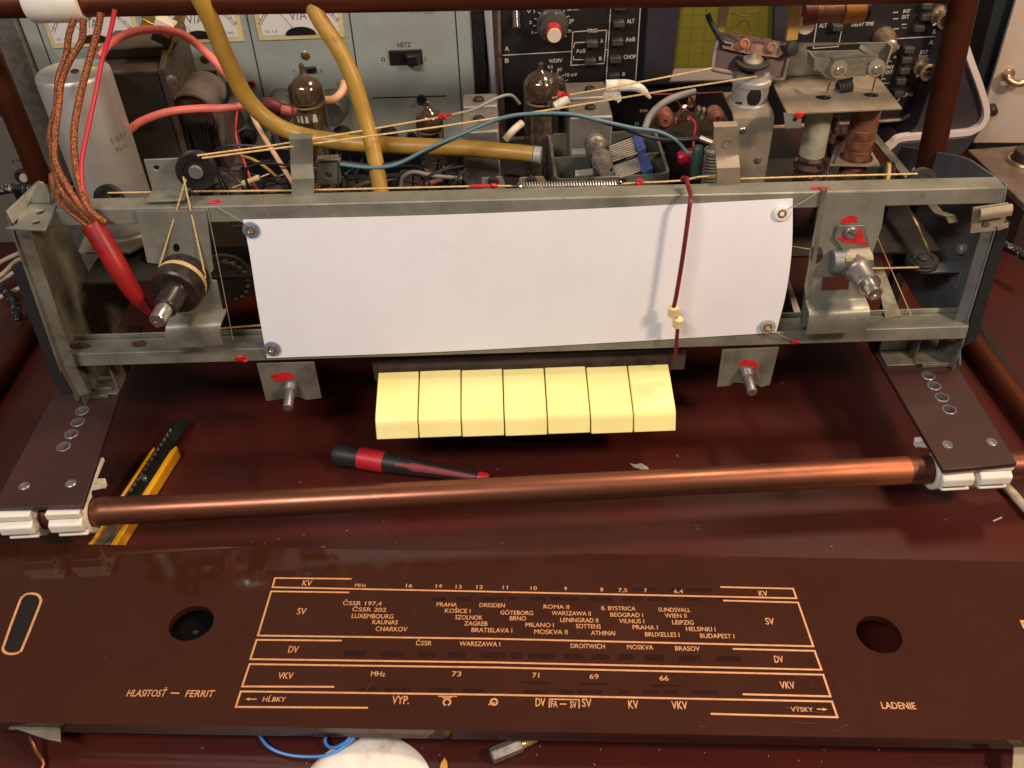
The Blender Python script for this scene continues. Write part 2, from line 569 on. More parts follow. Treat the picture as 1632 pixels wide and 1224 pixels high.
    'deck': M('dark_chassis_deck', (48, 45, 41), 0.6, 0.3, c2=(34, 31, 29), sc=40, c3=(90, 60, 40), sc3=80, lo3=0.66, hi3=0.78),
}


def ramp_mix(m, xa, xb, col):
    """blend a second metal colour in along local x"""
    nt = m.node_tree
    N, L = nt.nodes, nt.links
    p = N['Principled BSDF']
    old = p.inputs['Base Color'].links[0].from_socket
    tc, sp, mr, mx, ns, ad = (N.new('ShaderNodeTexCoord'), N.new('ShaderNodeSeparateXYZ'), N.new('ShaderNodeMapRange'), N.new('ShaderNodeMix'), N.new('ShaderNodeTexNoise'), N.new('ShaderNodeMath'))
    ns.inputs['Scale'].default_value = 30
    L.new(tc.outputs['Object'], sp.inputs[0])
    L.new(tc.outputs['Object'], ns.inputs['Vector'])
    ad.operation = 'MULTIPLY_ADD'
    ad.inputs[1].default_value = 0.09
    L.new(ns.outputs['Fac'], ad.inputs[0])
    L.new(sp.outputs[0], ad.inputs[2])
    mr.inputs['From Min'].default_value, mr.inputs['From Max'].default_value = xa + .045, xb + .045
    L.new(ad.outputs[0], mr.inputs['Value'])
    mx.data_type = 'RGBA'
    L.new(mr.outputs[0], mx.inputs[0])
    L.new(old, mx.inputs[6])
    mx.inputs[7].default_value = lin(col)
    L.new(mx.outputs[2], p.inputs['Base Color'])


# ------------------------------------------------------------------ lettering
_txt_cache = {}


def glyphs(s):
    """triangles of a word in font units with its cap height and extent"""
    if s in _txt_cache:
        return _txt_cache[s]
    c = bpy.data.curves.new('lettering', 'FONT')
    c.body, c.size, c.resolution_u = s, 1.0, 3
    o = bpy.data.objects.new('lettering', c)
    SC.collection.objects.link(o)
    dg = bpy.context.evaluated_depsgraph_get()
    me = o.evaluated_get(dg).to_mesh()
    vs = [Vector(v.co) for v in me.vertices]
    fs = [tuple(p.vertices) for p in me.polygons]
    o.evaluated_get(dg).to_mesh_clear()
    bpy.data.objects.remove(o)
    bpy.data.curves.remove(c)
    _txt_cache[s] = (vs, fs)
    return vs, fs


def write(b, s, o, ux, uy, width, cap, shear=0.0, bold=0.0):
    vs, fs = glyphs(s)
    hv, _ = glyphs('H')
    ch = max(v.y for v in hv)
    if not vs:
        return
    x0, x1 = min(v.x for v in vs), max(v.x for v in vs)
    sx = width / max(1e-6, x1 - x0)
    sy = cap / ch
    o, ux, uy = Vector(o), Vector(ux).normalized(), Vector(uy).normalized()
    offs = [(0, 0)] if not bold else [(-bold, 0), (bold, 0), (0, bold * 0.6), (0, -bold * 0.6)]
    nz = ux.cross(uy)
    for i, (dx, dy) in enumerate(offs):
        P = [b.bm.verts.new(o + ux * ((v.x - x0) * sx + v.y * sy * shear + dx) + uy * (v.y * sy + dy) + nz * 0.000012 * i) for v in vs]
        for f in fs:
            b.face([P[k] for k in f])


def pxwrite(b, s, u0, u1, v, cap, plane, up, shear=0.0, bold=0.0, v1=None):
    """a word from pixel u0 to u1 with its baseline through v, on the plane given by a function"""
    p0, p1 = plane(u0, v), plane(u1, v if v1 is None else v1)
    write(b, s, p0, p1 - p0, up(p0, p1), (p1 - p0).length, cap, shear, bold)


def line(b, pts, wd, nrm, th=0.0):
    nrm = Vector(nrm).normalized()
    for i, (a, c) in enumerate(zip(pts, pts[1:])):
        a, c = Vector(a) + nrm * 0.00003 * (i % 3), Vector(c) + nrm * 0.00003 * (i % 3)
        d = (c - a).normalized()
        n = nrm.cross(d) * wd / 2
        e = d * wd / 2
        b.poly([a - e - n, c + e - n, c + e + n, a - e + n])
# ================================================================== the setting
b = B()
b.bx(-1.3, 1.3, 0.02, 1.7, -0.03, 0.0)
structure('desk_top', b, MT['desk'])

XV, YV, ZV = Vector((1, 0, 0)), Vector((0, 1, 0)), Vector((0, 0, 1))

# ================================================================== printed dial glass lying in front
DZ = 0.020
dz = lambda u, v: at(u, v, Z=DZ)
dzt = lambda u, v: at(u, v, Z=DZ + 0.0002)
dup = lambda p0, p1: ZV.cross((p1 - p0).normalized())
dial = thing('dial_glass', 'long brown glass radio dial printed with tan station names, lying flat in front', 'radio dial')
b = B()
c0, c1, c2, c3 = dz(-40, 864.3), dz(1690, 896), dz(1690, 1181), dz(-40, 1150.5)
h1, h2 = dz(305, 993), dz(1401, 1011)
slot = [dz(*p) for p in [(36, 952), (41, 948), (48, 946.5), (56, 947), (62, 950), (65, 956), (64, 963), (50, 999), (36, 1033), (33, 1038), (28, 1041), (21, 1042.5), (13, 1042), (7, 1039), (5, 1034), (7, 1027), (20, 990), (33, 956)]]
b.slab([c0, c1, c2, c3], (0, 0, -0.004), [circ(h1, 0.0113, 40, ry=0.0106), circ(h2, 0.0108, 40, ry=0.0108)])
obj('glass', b, MT['dial'], dial)
# rolled lower lip and the bent-down back edge
b = B()
b.slab([dz(-40, 1150.5) + Vector((0, 0.006, -0.0042)), dz(1690, 1181) + Vector((0, 0.006, -0.0042)), dz(1690, 1181) + Vector((0, 0.0008, -0.0042)), dz(-40, 1150.5) + Vector((0, 0.0008, -0.0042))], (0, 0, -0.006))
obj('lower_lip', b, MT['dial'], dial, bevel=0.0008)
# slot window
b = B()
sl = slot
cen = sum(sl, Vector()) / len(sl)
b.poly([p + Vector((0, 0, 0.0001)) for p in sl])
obj('tuning_eye_window', b, MT['slotdark'], dial)
b = B()
ring = smoothpath(sl + [sl[0]], 3)
line(b, [p + Vector((0, 0, 0.0002)) for p in ring], 0.0013, ZV)
obj('window_outline', b, MT['print'], dial)
b = B()
ex = [dzt(1640, 990), dzt(1628, 990), dzt(1632, 1000), dzt(1645, 1001)]
line(b, ex, 0.0013, ZV)
obj('edge_mark', b, MT['print'], dial)
LW = 0.00094
for pts in ([(558.8, 922.5), (438.3, 921.2), (434.3, 936.0), (780, 943.0), (1269.3, 953.5), (1264, 938.3), (1149.5, 935.7)],
            [(555, 944.2), (432.2, 942.4), (411, 1013.0), (800, 1018.3), (1296.2, 1030), (1272, 960.4), (1154, 957.2)],
            [(542.9, 1021), (409, 1019.7), (399, 1050.6), (800, 1056), (1309.3, 1067.4), (1298.2, 1037.4), (1169.4, 1034.3)],
            [(531, 1094.6), (385.9, 1094.0), (397.8, 1058.5), (800, 1064.0), (1311.9, 1075.3), (1323.6, 1110), (1185.4, 1106.6)],
            [(584.7, 1128), (375.8, 1126.6), (383.8, 1102), (800, 1107.5), (1325.9, 1118), (1334.7, 1143.2), (1134.2, 1137.8)]):
    b = B()
    line(b, [dzt(*p) for p in pts], LW, ZV)
    obj('band_frame', b, MT['print'], dial)
b = B()
W = [('KV', 481.2, 495.8, 933.4, 9), ('MHz', 565.4, 582.6, 935.2, 5.4), ('16', 646.7, 656.7, 936.2, 6), ('14', 694.3, 704.1, 936.6, 6), ('13', 726, 735.4, 937.9, 6),
     ('12', 759.2, 769.3, 938.4, 6), ('11', 801.2, 809.1, 938.9, 6), ('10', 845.7, 855.5, 940.2, 6), ('9', 899, 903.6, 941, 6), ('8', 956.9, 961.6, 942.4, 6),
     ('7,5', 985.5, 999.8, 943.4, 6), ('7', 1026.8, 1031.4, 944, 6), ('6,4', 1074.7, 1088.7, 945.3, 6), ('SV', 472.7, 486.5, 979, 10),
     ('ČSSR 197,4', 546, 607.7, 964.2, 6.4), ('ČSSR 202', 561.4, 614.9, 974.2, 6.4), ('LUXEMBOURG', 560, 626.3, 984.9, 7), ('KAUNAS', 593, 633.4, 994.7, 6.8),
     ('CHARKOV', 598.2, 648.5, 1005.6, 7), ('PRAHA', 695.7, 728, 966.4, 6.4), ('DRESDEN', 764, 804.4, 967.4, 6.4), ('KOŠICE I', 708.9, 749.4, 976.4, 6.6),
     ('GÖTEBORG', 797.5, 849.6, 979.4, 6.6), ('SZOLNOK', 725.3, 768.7, 987, 6.8), ('BRNO', 812.3, 838.2, 988.6, 6.8), ('ZAGREB', 739.9, 776.7, 996.8, 6.8),
     ('BRATISLAVA I', 751.3, 816, 1007.4, 7), ('MILANO I', 837.7, 882.5, 999, 6.8), ('MOSKVA II', 851.5, 904.4, 1010.1, 7), ('ROMA II', 866.3, 907, 969.8, 6.4),
     ('WARSZAWA II', 879.3, 941.5, 980.2, 6.6), ('LENINGRAD II', 893, 953.4, 991.2, 6.8), ('SOTTENS', 918.2, 957.4, 1001.2, 6.8), ('ATHINAI', 942, 980.4, 1012.2, 7),
     ('B. BYSTRICA', 958.7, 1013, 972.2, 6.4), ('BEOGRAD I', 973, 1025, 982.8, 6.6), ('VILNUS I', 987, 1026.8, 992.9, 6.8), ('PRAHA I', 1008.5, 1048.5, 1002.9, 6.8),
     ('BRUXELLES I', 1028.3, 1083, 1014.3, 7), ('SUNDSVALL', 1049.5, 1100.6, 974.6, 6.4), ('WIEN II', 1059.9, 1094.5, 984.2, 6.6), ('LEIPZIG', 1071.8, 1105.7, 995, 6.8),
     ('HELSINKI I', 1093.7, 1140.6, 1005.6, 6.8), ('BUDAPEST I', 1116.2, 1170.8, 1016.7, 7), ('DV', 458.7, 474, 1040, 10), ('ČSSR', 662.6, 687.7, 1028.3, 7),
     ('WARSZAWA I', 731.9, 796.9, 1029.2, 7), ('DROITWICH', 909.7, 964, 1032.8, 7), ('MOSKVA', 999.8, 1041.3, 1034.7, 7), ('BRASOV', 1076.5, 1115.5, 1036.8, 7),
     ('VKV', 442.3, 465.8, 1081.6, 9.5), ('MHz', 590.8, 613.6, 1077.6, 7.4), ('73', 720, 734.6, 1077.6, 7.2), ('71', 848.3, 859.4, 1079.7, 7.2), ('69', 939.7, 954, 1081.8, 7.2),
     ('66', 1051.6, 1066, 1084.5, 7.2), ('VYP.', 624.2, 651.2, 1121.8, 12), ('DV', 853.6, 868.7, 1125.5, 12), ('FA', 878.5, 888.5, 1127, 9.5), ('SV', 908.6, 918.7, 1128, 9.5),
     ('SV', 927.7, 942.8, 1126.3, 12), ('KV', 1001.9, 1017.5, 1129, 12), ('VKV', 1071.2, 1095.9, 1130, 11.5), ('KV', 1210.2, 1223.9, 949.6, 8.5), ('SV', 1221, 1234.6, 995.2, 10.5),
     ('DV', 1235.3, 1249.3, 1056, 10.5), ('VKV', 1244.4, 1267.5, 1097.2, 10.5), ('VÝSKY', 1261.3, 1296.2, 1134, 6.6), ('LADENIE', 1406.4, 1460.8, 1129.4, 9.8)]
for s, u0, u1, v, cap in W:
    q = dzt(u0, v)
    pxwrite(b, s, u0, u1, v, mm(cap, q) * 1.17, dzt, dup, 0.0, 0.00004 if cap < 7.6 else 0.00007, v1=v + (u1 - u0) * 0.018)
for s, u0, u1, v, cap in [('HLASITOSŤ', 201, 262, 1109.8, 10), ('FERRIT', 294.7, 339, 1110.6, 10), ('HĹBKY', 418, 454, 1118, 6.8)]:
    q = dzt(u0, v)
    pxwrite(b, s, u0, u1, v, mm(cap, q) * 1.17, dzt, dup, 0.08, 0.00007, v1=v + (u1 - u0) * 0.008)
line(b, [dzt(273.4, 1104.5), dzt(284.7, 1104.8)], 0.0007, ZV)
line(b, [dzt(893.3, 1122), dzt(902, 1122.2)], 0.0006, ZV)
line(b, [dzt(875.5, 1127), dzt(875.8, 1114.3), dzt(923, 1115.3), dzt(923, 1128)], 0.0006, ZV)
for a0, a1, tip in (((408.4, 1114.4), (398, 1114.2), (391, 1114.1)), ((1302.7, 1130.2), (1311, 1130.5), (1319, 1130.6))):
    line(b, [dzt(*a0), dzt(*a1)], 0.0005, ZV)
    t, m_ = dzt(*tip), dzt(*a1)
    n = ZV.cross((t - m_).normalized()) * 0.0008
    b.poly([m_ - n, t, m_ + n])


def arcline(bb, cu, cv, ru, a0, a1, wd, n=20):
    c = dzt(cu, cv)
    r = mm(ru, c)
    line(bb, [c + Vector((math.cos(math.radians(a0 + (a1 - a0) * i / n)) * r, math.sin(math.radians(a0 + (a1 - a0) * i / n)) * r, 0)) for i in range(n + 1)], wd, ZV)


arcline(b, 712.4, 1119.3, 5.4, -60, 240, 0.0008)
line(b, [dzt(699, 1109.6), dzt(727.5, 1110)], 0.0005, ZV)
for k in range(3):
    arcline(b, 707.6 + 4.7 * k, 1110.4, 2.2, 180, 360, 0.0005, 8)
arcline(b, 787.3, 1118.8, 5.2, 0, 360, 0.0008)
line(b, [dzt(779.6, 1122.6), dzt(787.5, 1120)], 0.0007, ZV)
obj('lettering', b, MT['print'], dial)
# dark faded print behind the glass
b = B()
rg = random.Random(3)
for v0, v1, u0, u1 in ((951, 957.5, 690, 1150), (930, 935, 1010, 1145), (1036.5, 1046, 548, 1165), (1096, 1104, 572, 770), (1098, 1105, 835, 1145)):
    u = u0
    while u < u1:
        wdt = rg.uniform(14, 44)
        sh = (u - 548) * 0.014
        a = v0 + sh * (0 if v0 < 960 and v0 > 940 else 1) * (1 if v0 < 1090 else 0.25)
        p = [at(q[0], q[1], Z=DZ + 0.00006) for q in ((u, a), (u + wdt, a + .3), (u + wdt, a + v1 - v0), (u, a + v1 - v0 - .3))]
        b.poly(p)
        u += wdt + rg.uniform(5, 26)
for (u, v) in ((852, 1085.5), (945, 1087.6), (1060, 1090.5)):
    b.poly([at(q[0], q[1], Z=DZ + 0.00006) for q in ((u - 22, v), (u + 24, v + 1), (u + 24, v + 4.5), (u - 22, v + 3.5))])
obj('faded_print', b, MT['ghost'], dial, kind='stuff')
# scuffs on the glass
b = B()
for (u, v, l, a) in ((588, 1094, 16, -62), (560, 1120, 12, -58), (575, 1105, 6, -50), (1119, 1158, 10, 20), (1300, 1135, 26, 8), (1338, 1090, 9, 70), (170, 1050, 14, 50),
                     (660, 976, 10, -70), (500, 975, 7, 10), (1280, 1152, 40, 6), (1340, 1160, 30, -20), (1255, 1128, 8, 0), 
                     (720, 970, 3, 0), (922, 1009, 5, -50), (960, 1030, 4, -60), (215, 980, 8, 5), (1295, 1090, 5, 60)):
    c = at(u, v, Z=DZ + 0.0003)
    L = mm(l, c)
    d = Vector((math.cos(math.radians(-a)), math.sin(math.radians(-a)), 0))
    pts = [c + d * L * (k / 6 - .5) + ZV.cross(d) * rg.uniform(-.025, .025) * L for k in range(7)]
    line(b, pts, rg.uniform(0.00008, 0.00016), ZV)
obj('scratches', b, M('pale_scuff', (104, 78, 66), 0.7), dial, kind='stuff')

# black disc added under the left hole so that it looks dark
b = B()
q = at(300, 1001, Z=.004)
b.lathe(Vector((q.x, q.y, 0)), ZV, [(0, .0165), (.009, .0160), (.0100, .0150)], 36)
single('hole_dark_disc', b, M('hole_black', (8, 8, 8), .9, spec=.1), 'matt black disc added on the desk to darken the left hole of the dial', 'disc')
b = B()
b.blob(at(312, 1008, Z=.012), (.0016, .0010, .0018), 3, .4, 1)
single('metal_chip', b, MT['chrome'], 'tiny bright metal chip in the left hole of the dial', 'chip')

# small tin stands that hold the dial off the desk
for nm, lab, pts in (('tin_tab', 'small grey tin tab with a dark slot under the dial\'s left front edge', [(14, 1143), (64, 1146), (96, 1160), (96, 1182), (72, 1177), (16, 1158)]),
                     ('tin_tab', 'greenish tin tab folded under the dial\'s right front corner', [(1617, 1158), (1640, 1156), (1640, 1235), (1613, 1235)])):
    b = B()
    ZT = 0.0162 if pts[0][0] < 800 else 0.0125
    top = [at(p[0], p[1], Z=ZT if k not in (3, 4) else ZT) for k, p in enumerate(pts)]
    b.slab(top, (0, 0, -0.0012))
    lo = [p.copy() for p in top]
    ym = min(p.y for p in top)
    xs = [p.x for p in top]
    b.bx(min(xs) + .002, max(xs) - .001, max(p.y for p in top) + .004, max(p.y for p in top) + .0052, 0.0, ZT - 0.0001)
    b.bx(min(xs) + .002, max(xs) - .001, max(p.y for p in top) - .006, max(p.y for p in top) + .004, ZT - 0.0013, ZT - 0.0003)
    t_ = thing(nm, lab, 'metal tab')
    obj('plate', b, MT['dusty'] if pts[0][0] > 800 else MT['zinc2'], t_, bevel=0.0003)
    if pts[0][0] < 800:
        b = B()
        b.poly([at(p[0], p[1], Z=ZT + 0.0002) for p in [(30, 1153.5), (40, 1151.5), (60, 1153.5), (64, 1157), (50, 1159), (34, 1157)]])
        obj('slot', b, MT['black'], t_)

# ================================================================== copper frame
PZ, PR = 0.033, 0.0080
pA, pB = at(165, 815, Z=PZ), at(1455, 749, Z=PZ)
pd = (pB - pA).normalized()
pipe = thing('copper_pipe', 'tarnished copper pipe running across the front under both brown straps', 'copper pipe', 'copper pipes of the work frame')
b = B()
pL, pR2 = pA - pd * 0.10, pB + pd * 0.14
sec = at(1447, 751, Z=PZ)
sec0 = at(1060, 770, Z=PZ)
sec, sec0 = [pA + pd * (p - pA).dot(pd) for p in (sec, sec0)]
b.lathe(pL, pd, [(0, PR)] + [((sec0 - pL).length * k / 12, PR) for k in range(1, 13)], 32)
b.lathe(sec, pd, [(0, PR), ((pR2 - sec).length, PR)], 32)
obj('tube', b, MT['copper'], pipe)
b = B()
b.lathe(sec0, pd, [(0.0, PR), ((sec - sec0).length, PR)], 32)
mcb = MT['copper'].copy()
mcb.name = 'brightening_copper'
ramp_mix(mcb, sec0.x + .035, sec.x - .02, (176, 106, 78))  # copper colour brightens towards the right end of this length
obj('brighter_length', b, mcb, pipe, label='brighter length near the right end')

# side pipes lying on the desk
for lab, q0, q1 in (('copper pipe lying on the desk beyond the right brown strap', at(1562, 560, Z=0.008), at(1660, 690, Z=0.008)),
                    ('dim copper pipe on the desk at the far left under the side panel', at(-30, 640, Z=0.008), at(62, 500, Z=0.008))):
    d = (q1 - q0).normalized()
    b = B()
    a0 = q0 - d * (0.10 if q0.x > 0 else 0.15)
    b.lathe(a0, d, [(0, PR), ((q1 - a0).length + 0.1, PR)], 28)
    single('copper_pipe', b, MT['copper_dark'], lab, 'copper pipe', 'copper pipes of the work frame')
# dark rod beside the right one
b = B()
b.tube([at(1545, 500, Z=0.004), at(1585, 560, Z=0.004), at(1660, 672, Z=0.004)], 0.0034, 10)
single('dark_cable', b, MT['black_wire'], 'thin dark cable lying along the right side copper pipe', 'cable')

# posts and top pipe
YT = 0.50
for lab, q0, q1, rr in (('upright copper post at the right, rising beside the oscilloscope', at(1478, 276, Y=0.52), at(1549, -60, Y=0.52), PR),
                        ('upright dark copper post at the left behind the capacitor can', at(74, 308, Y=0.58), at(-44, 20, Y=0.58), PR * 0.95)):
    d = (q1 - q0).normalized()
    b = B()
    b.lathe(q0, d, [(0, rr), ((q1 - q0).length, rr)], 28)
    t_ = thing('copper_post', lab, 'copper pipe', 'copper pipes of the work frame')
    obj('tube', b, MT['copper_dark'], t_)
    b = B()
    b.lathe(q0 - d * 0.002, d, [(0, rr + .0008), (0.003, rr + .0016), (0.004, rr + .0004)], 28)
    obj('end_ring', b, MT['ivory'], t_)
    if lab.startswith('upright copper'):
        b = B()
        b.bx(q0.x - .004, q0.x + .004, q0.y - .004, q0.y + .004, 0.0, q0.z - .002)
        obj('stem', b, MT['blackmat'], t_)
tA, tB = at(0, 4, Y=YT), at(1600, -22, Y=YT)
td = (tB - tA).normalized()
b = B()
b.lathe(tA - td * 0.06, td, [(0, PR), ((tB - tA).length + .03, PR)], 28)
single('copper_pipe', b, MT['copper_dark'], 'dark copper pipe crossing the very top of the picture', 'copper pipe', 'copper pipes of the work frame')
ck = at(47, -2, Y=YT)
b = B()
prof = [(0, 0.0083), (0, 0.0116), (0.001, 0.0122), (0.027, 0.0122), (0.0286, 0.0116), (0.0286, 0.0083)]
b.lathe(ck, td, prof, 36, cap=False)
single('pipe_sleeve', b, MT['white_clip'], 'wide white plastic sleeve round the top pipe at upper left', 'pipe clip')

# brown straps
STZ = 0.050


def strap(lab, corners, holes, rivets):
    t_ = thing('laminate_strap', lab, 'strap', 'brown straps between chassis and pipe')
    P = [at(u, v, Z=STZ) for u, v in corners]
    b = B()
    hs = [circ(at(u, v, Z=STZ), 0.0033, 24) for u, v in holes]
    b.slab(P, (0, 0, -0.003), hs)
    obj('strip', b, MT['strap'], t_, bevel=0.0003)
    for u, v in holes:
        c = at(u, v, Z=STZ)
        b = B()
        b.lathe(c + Vector((0, 0, -.0032)), ZV, [(0, .0030), (0, .0034), (0.0030, .0036), (0.0034, .0042), (0.0037, .0039), (0.0037, .0034), (0.0026, .0030), (-0.006, .0027)], 28, cap=False)
        obj('eyelet', b, MT['steelgrey'], t_)
    for u, v in rivets:
        c = at(u, v, Z=STZ)
        b = B()
        b.lathe(c, ZV, [(-.001, .0031), (0.0004, .0031), (0.0008, .0026), (0.0008, .0018), (0.0004, .0016), (0.0006, .0006)], 20)
        obj('rivet', b, MT['steelgrey'], t_)


strap('brown strap with four eyelets under the chassis at the left', [(-12, 809), (131, 806), (186, 642), (225, 520), (138, 520), (98, 606)], [(131, 655), (124, 673), (113.5, 692), (101.5, 712)], [(39, 775), (113, 771)])
strap('brown strap with four eyelets under the chassis at the right', [(1504, 749), (1621, 738), (1532, 594), (1478, 500), (1368, 500), (1388, 551)], [(1479, 599), (1488.5, 615), (1501, 633.5), (1512.5, 653)], [(1509.5, 709), (1580, 705)])


# white pipe clips
def clip(lab, u, v, wpx, bk=.030):
    c0 = at(u, v, Z=PZ)
    s0 = (c0 - pA).dot(pd)
    c = pA + pd * s0
    wd = mm(wpx, c)
    ax = pd
    f = Vector((-pd.y, pd.x, 0))          # towards the back
    up = ZV

    def pt(y, z):
        return c + f * y + up * z
    t_ = thing('pipe_clip', lab, 'pipe clip', 'white pipe clips')
    b = B()
    ro, ri = 0.0117, 0.0083
    n = 30
    a0, a1 = math.radians(62), math.radians(318)
    out = [pt(math.cos(a0 + (a1 - a0) * i / n) * ro, math.sin(a0 + (a1 - a0) * i / n) * ro) for i in range(n + 1)]
    inn = [pt(math.cos(a0 + (a1 - a0) * i / n) * ri, math.sin(a0 + (a1 - a0) * i / n) * ri) for i in range(n + 1)]
    rows = [[p, p + ax * wd, q + ax * wd, q] for p, q in zip(out, inn)]
    V = b.grid(rows, closed_u=True)
    b.face(V[0][::-1])
    b.face(V[-1])
    obj('collar', b, MT['white_clip'], t_, bevel=0.0006)
    b = B()
    b.slab([pt(-0.0135, 0.0098), pt(bk, 0.0108), pt(bk, 0.0134), pt(-0.0135, 0.0138)], ax * wd)
    if bk > .02:
      b.slab([pt(0.006, 0.0107), pt(0.010, 0.0107), pt(0.021, 0.0015), pt(0.018, 0.0)], ax * wd)
      b.slab([pt(0.019, 0.0015), pt(0.023, 0.0035), pt(0.022, -0.0015), pt(0.0185, -0.001)], ax * wd)
    obj('foot', b, MT['white_clip'], t_, bevel=0.0004)
    b = B()
    b.slab([pt(-0.0108, 0.0099), pt(-0.0160, 0.0070), pt(-0.0160, 0.0015), pt(-0.0112, 0.0005)], ax * wd * 1.0)
    b.slab([p - ax * 0 + ax * wd * .12 for p in (pt(-0.0110, -0.0010), pt(-0.0146, -0.0016), pt(-0.0144, -0.0034), pt(-0.0104, -0.0050))], ax * wd * 0.88)
    obj('latch', b, MT['white_clip'], t_, bevel=0.0009, seg=3)


clip('white pipe clip outermost under the left strap end', 22, 822, 52, .014)
clip('white pipe clip at the inner edge of the left strap end', 99, 818, 52)
clip('white pipe clip at the inner edge of the right strap end', 1480, 748, 50)
clip('white pipe clip outermost under the right strap end', 1539, 746, 50, .014)
# ================================================================== radio chassis
ch = thing('radio_chassis', 'open zinc-plated steel radio chassis with two side panels and long rails', 'radio chassis')
Zn, Zb = MT['zinc'], MT['zincblue']


def yz(x, pts):
    return [Vector((x, y, z)) for y, z in pts]


# side panels
b = B()
b.slab(yz(-0.2635, [(.4215, .176), (.470, .170), (.478, .098), (.560, .094), (.560, .058), (.4105, .0565), (.4075, .082), (.419, .160)]), (.0012, 0, 0))
b.slab(yz(-0.2623, [(.4225, .172), (.4105, .080), (.4125, .0585)]) + yz(-0.2555, [(.4137, .0595), (.4117, .081), (.4237, .165)]), (0, .001, 0))
lp = obj('side_panel', b, MT['zinc2'], ch, bevel=0.0003)
b = B()
b.slab([Vector((-.2695, .4165, .148)), Vector((-.2630, .4175, .1475)), Vector((-.2625, .4070, .078)), Vector((-.2625, .4085, .064)), Vector((-.2690, .4085, .064)), Vector((-.2690, .4065, .078))], (0, .004, 0))
obj('felt_strip', b, MT['felt'], lp)
b = B()
b.slab(yz(0.2728, [(.431, .1675), (.4745, .1615), (.486, .158), (.560, .130), (.575, .1), (.575, .058), (.413, .0565), (.420, .0665), (.4285, .160)]), (-.0012, 0, 0))
b.slab(yz(0.2716, [(.4290, .158), (.4205, .0685)]) + yz(0.2655, [(.4220, .068), (.4298, .157)]), (0, .001, 0))
rp = obj('side_panel', b, Zb, ch, bevel=0.0003)
b = B()
b.slab([Vector((.2735, .4275, .146)), Vector((.2800, .4275, .1455)), Vector((.2805, .4195, .070)), Vector((.2735, .4190, .066))], (0, .004, 0))
obj('felt_strip', b, MT['felt'], rp)

# top rail: angle iron
a0, a1 = fp(74, 335.5), fp(1594, 299.5)
t0, t1 = Vector((-.2575, a0.y, a0.z)), Vector((.2714, a1.y, a1.z))
rd = (t1 - t0).normalized()
b = B()
hv = Vector((0, -SL, -1)).normalized()
b.slab([t0, t1, t1 + hv * .0088, t0 + hv * .0088], (0, .0012, 0))
b.slab([t0 + Vector((0, .0001, .0003)), t1 + Vector((0, .0001, .0003)), t1 + Vector((0, .0125, .0003)), t0 + Vector((0, .0125, .0003))], (0, 0, -.0012))
obj('top_rail', b, Zn, ch, bevel=0.0004)
# bottom rail
l0, l1 = fp(108, 565), fp(1524, 521)
l0.x, l1.x = -.2622, .2712
b = B()
b.slab([l0, l1, l1 + Vector((0, -.0012, -.0082)), l0 + Vector((0, -.0012, -.0082))], (0, .0012, 0))
b.slab([l0 + Vector((0, .0012, 0)), l1 + Vector((0, .0012, 0)), l1 + Vector((0, .0170, -.0012)), l0 + Vector((0, .0170, -.0012))], (0, 0, -.0012))
b.slab([l0 + Vector((0, .0158, -.0010)), l1 + Vector((0, .0158, -.0010)), l1 + Vector((0, .0158, .0022)), l0 + Vector((0, .0158, .0022))], (0, .0012, 0))
obj('bottom_rail', b, Zn, ch, bevel=0.0004)
# rust marks on the rail
for (u, v, ru, rv) in ((224, 551, 16, 9), (232, 560, 7, 5), (128, 556, 14, 9), (140, 567, 12, 5), (118, 549, 9, 5)):
    b = B()
    q = fp(u, v, -.009)
    q.z = l0.z + 0.0006 - (q.x + .262) * .0135
    r = mm(ru, q)
    rs = random.Random(u)
    b.poly([q + Vector((math.cos(k * .45) * r * rs.uniform(.6, 1.1), math.sin(k * .45) * r * .55 * rs.uniform(.6, 1.1), 0)) for k in range(14)])
    obj('rust_mark', b, MT['rust'], ch)
# deck
b = B()
b.slab([Vector((-.257, .455, .112)), Vector((.262, .455, .112)), Vector((.262, .585, .112)), Vector((-.257, .585, .112))], (0, 0, -.0015),
       [circ((-.218, .485, .112), .012), circ((.145, .53, .112), .014)])
b.bx(-.257, .262, .584, .5855, .075, .1108)
obj('deck', b, MT['deck'], ch)
# corner bracket with two holes, left
b = B()
P = lambda u, v: at(u, v, Z=.1750)
b.slab([P(8, 363), P(72, 366), P(90, 326), P(46, 323), P(30, 345), P(26, 357)], (0, 0, -.0014), [circ(P(64, 338), .0024, 18, ry=.0026), circ(P(57.5, 354), .0022, 18, ry=.0022)])
b.slab([P(45, 323.5) + Vector((0, 0, .0002)), P(80, 325.5) + Vector((0, 0, .0002)), at(80, 311, Y=P(60, 324).y), at(76, 301, Y=P(60, 324).y), at(68, 291, Y=P(60, 324).y), at(60, 290, Y=P(60, 324).y), at(48, 302, Y=P(60, 324).y)], (0, .0012, 0))
b.slab([P(30, 345), P(46, 324), at(60, 290, Y=P(60, 324).y), at(38, 312, X=P(30, 345).x), at(12, 336, X=P(12, 350).x), P(22, 356)], (-.0012, 0, 0))
obj('corner_bracket', b, MT['zinc'], ch, bevel=0.0003)
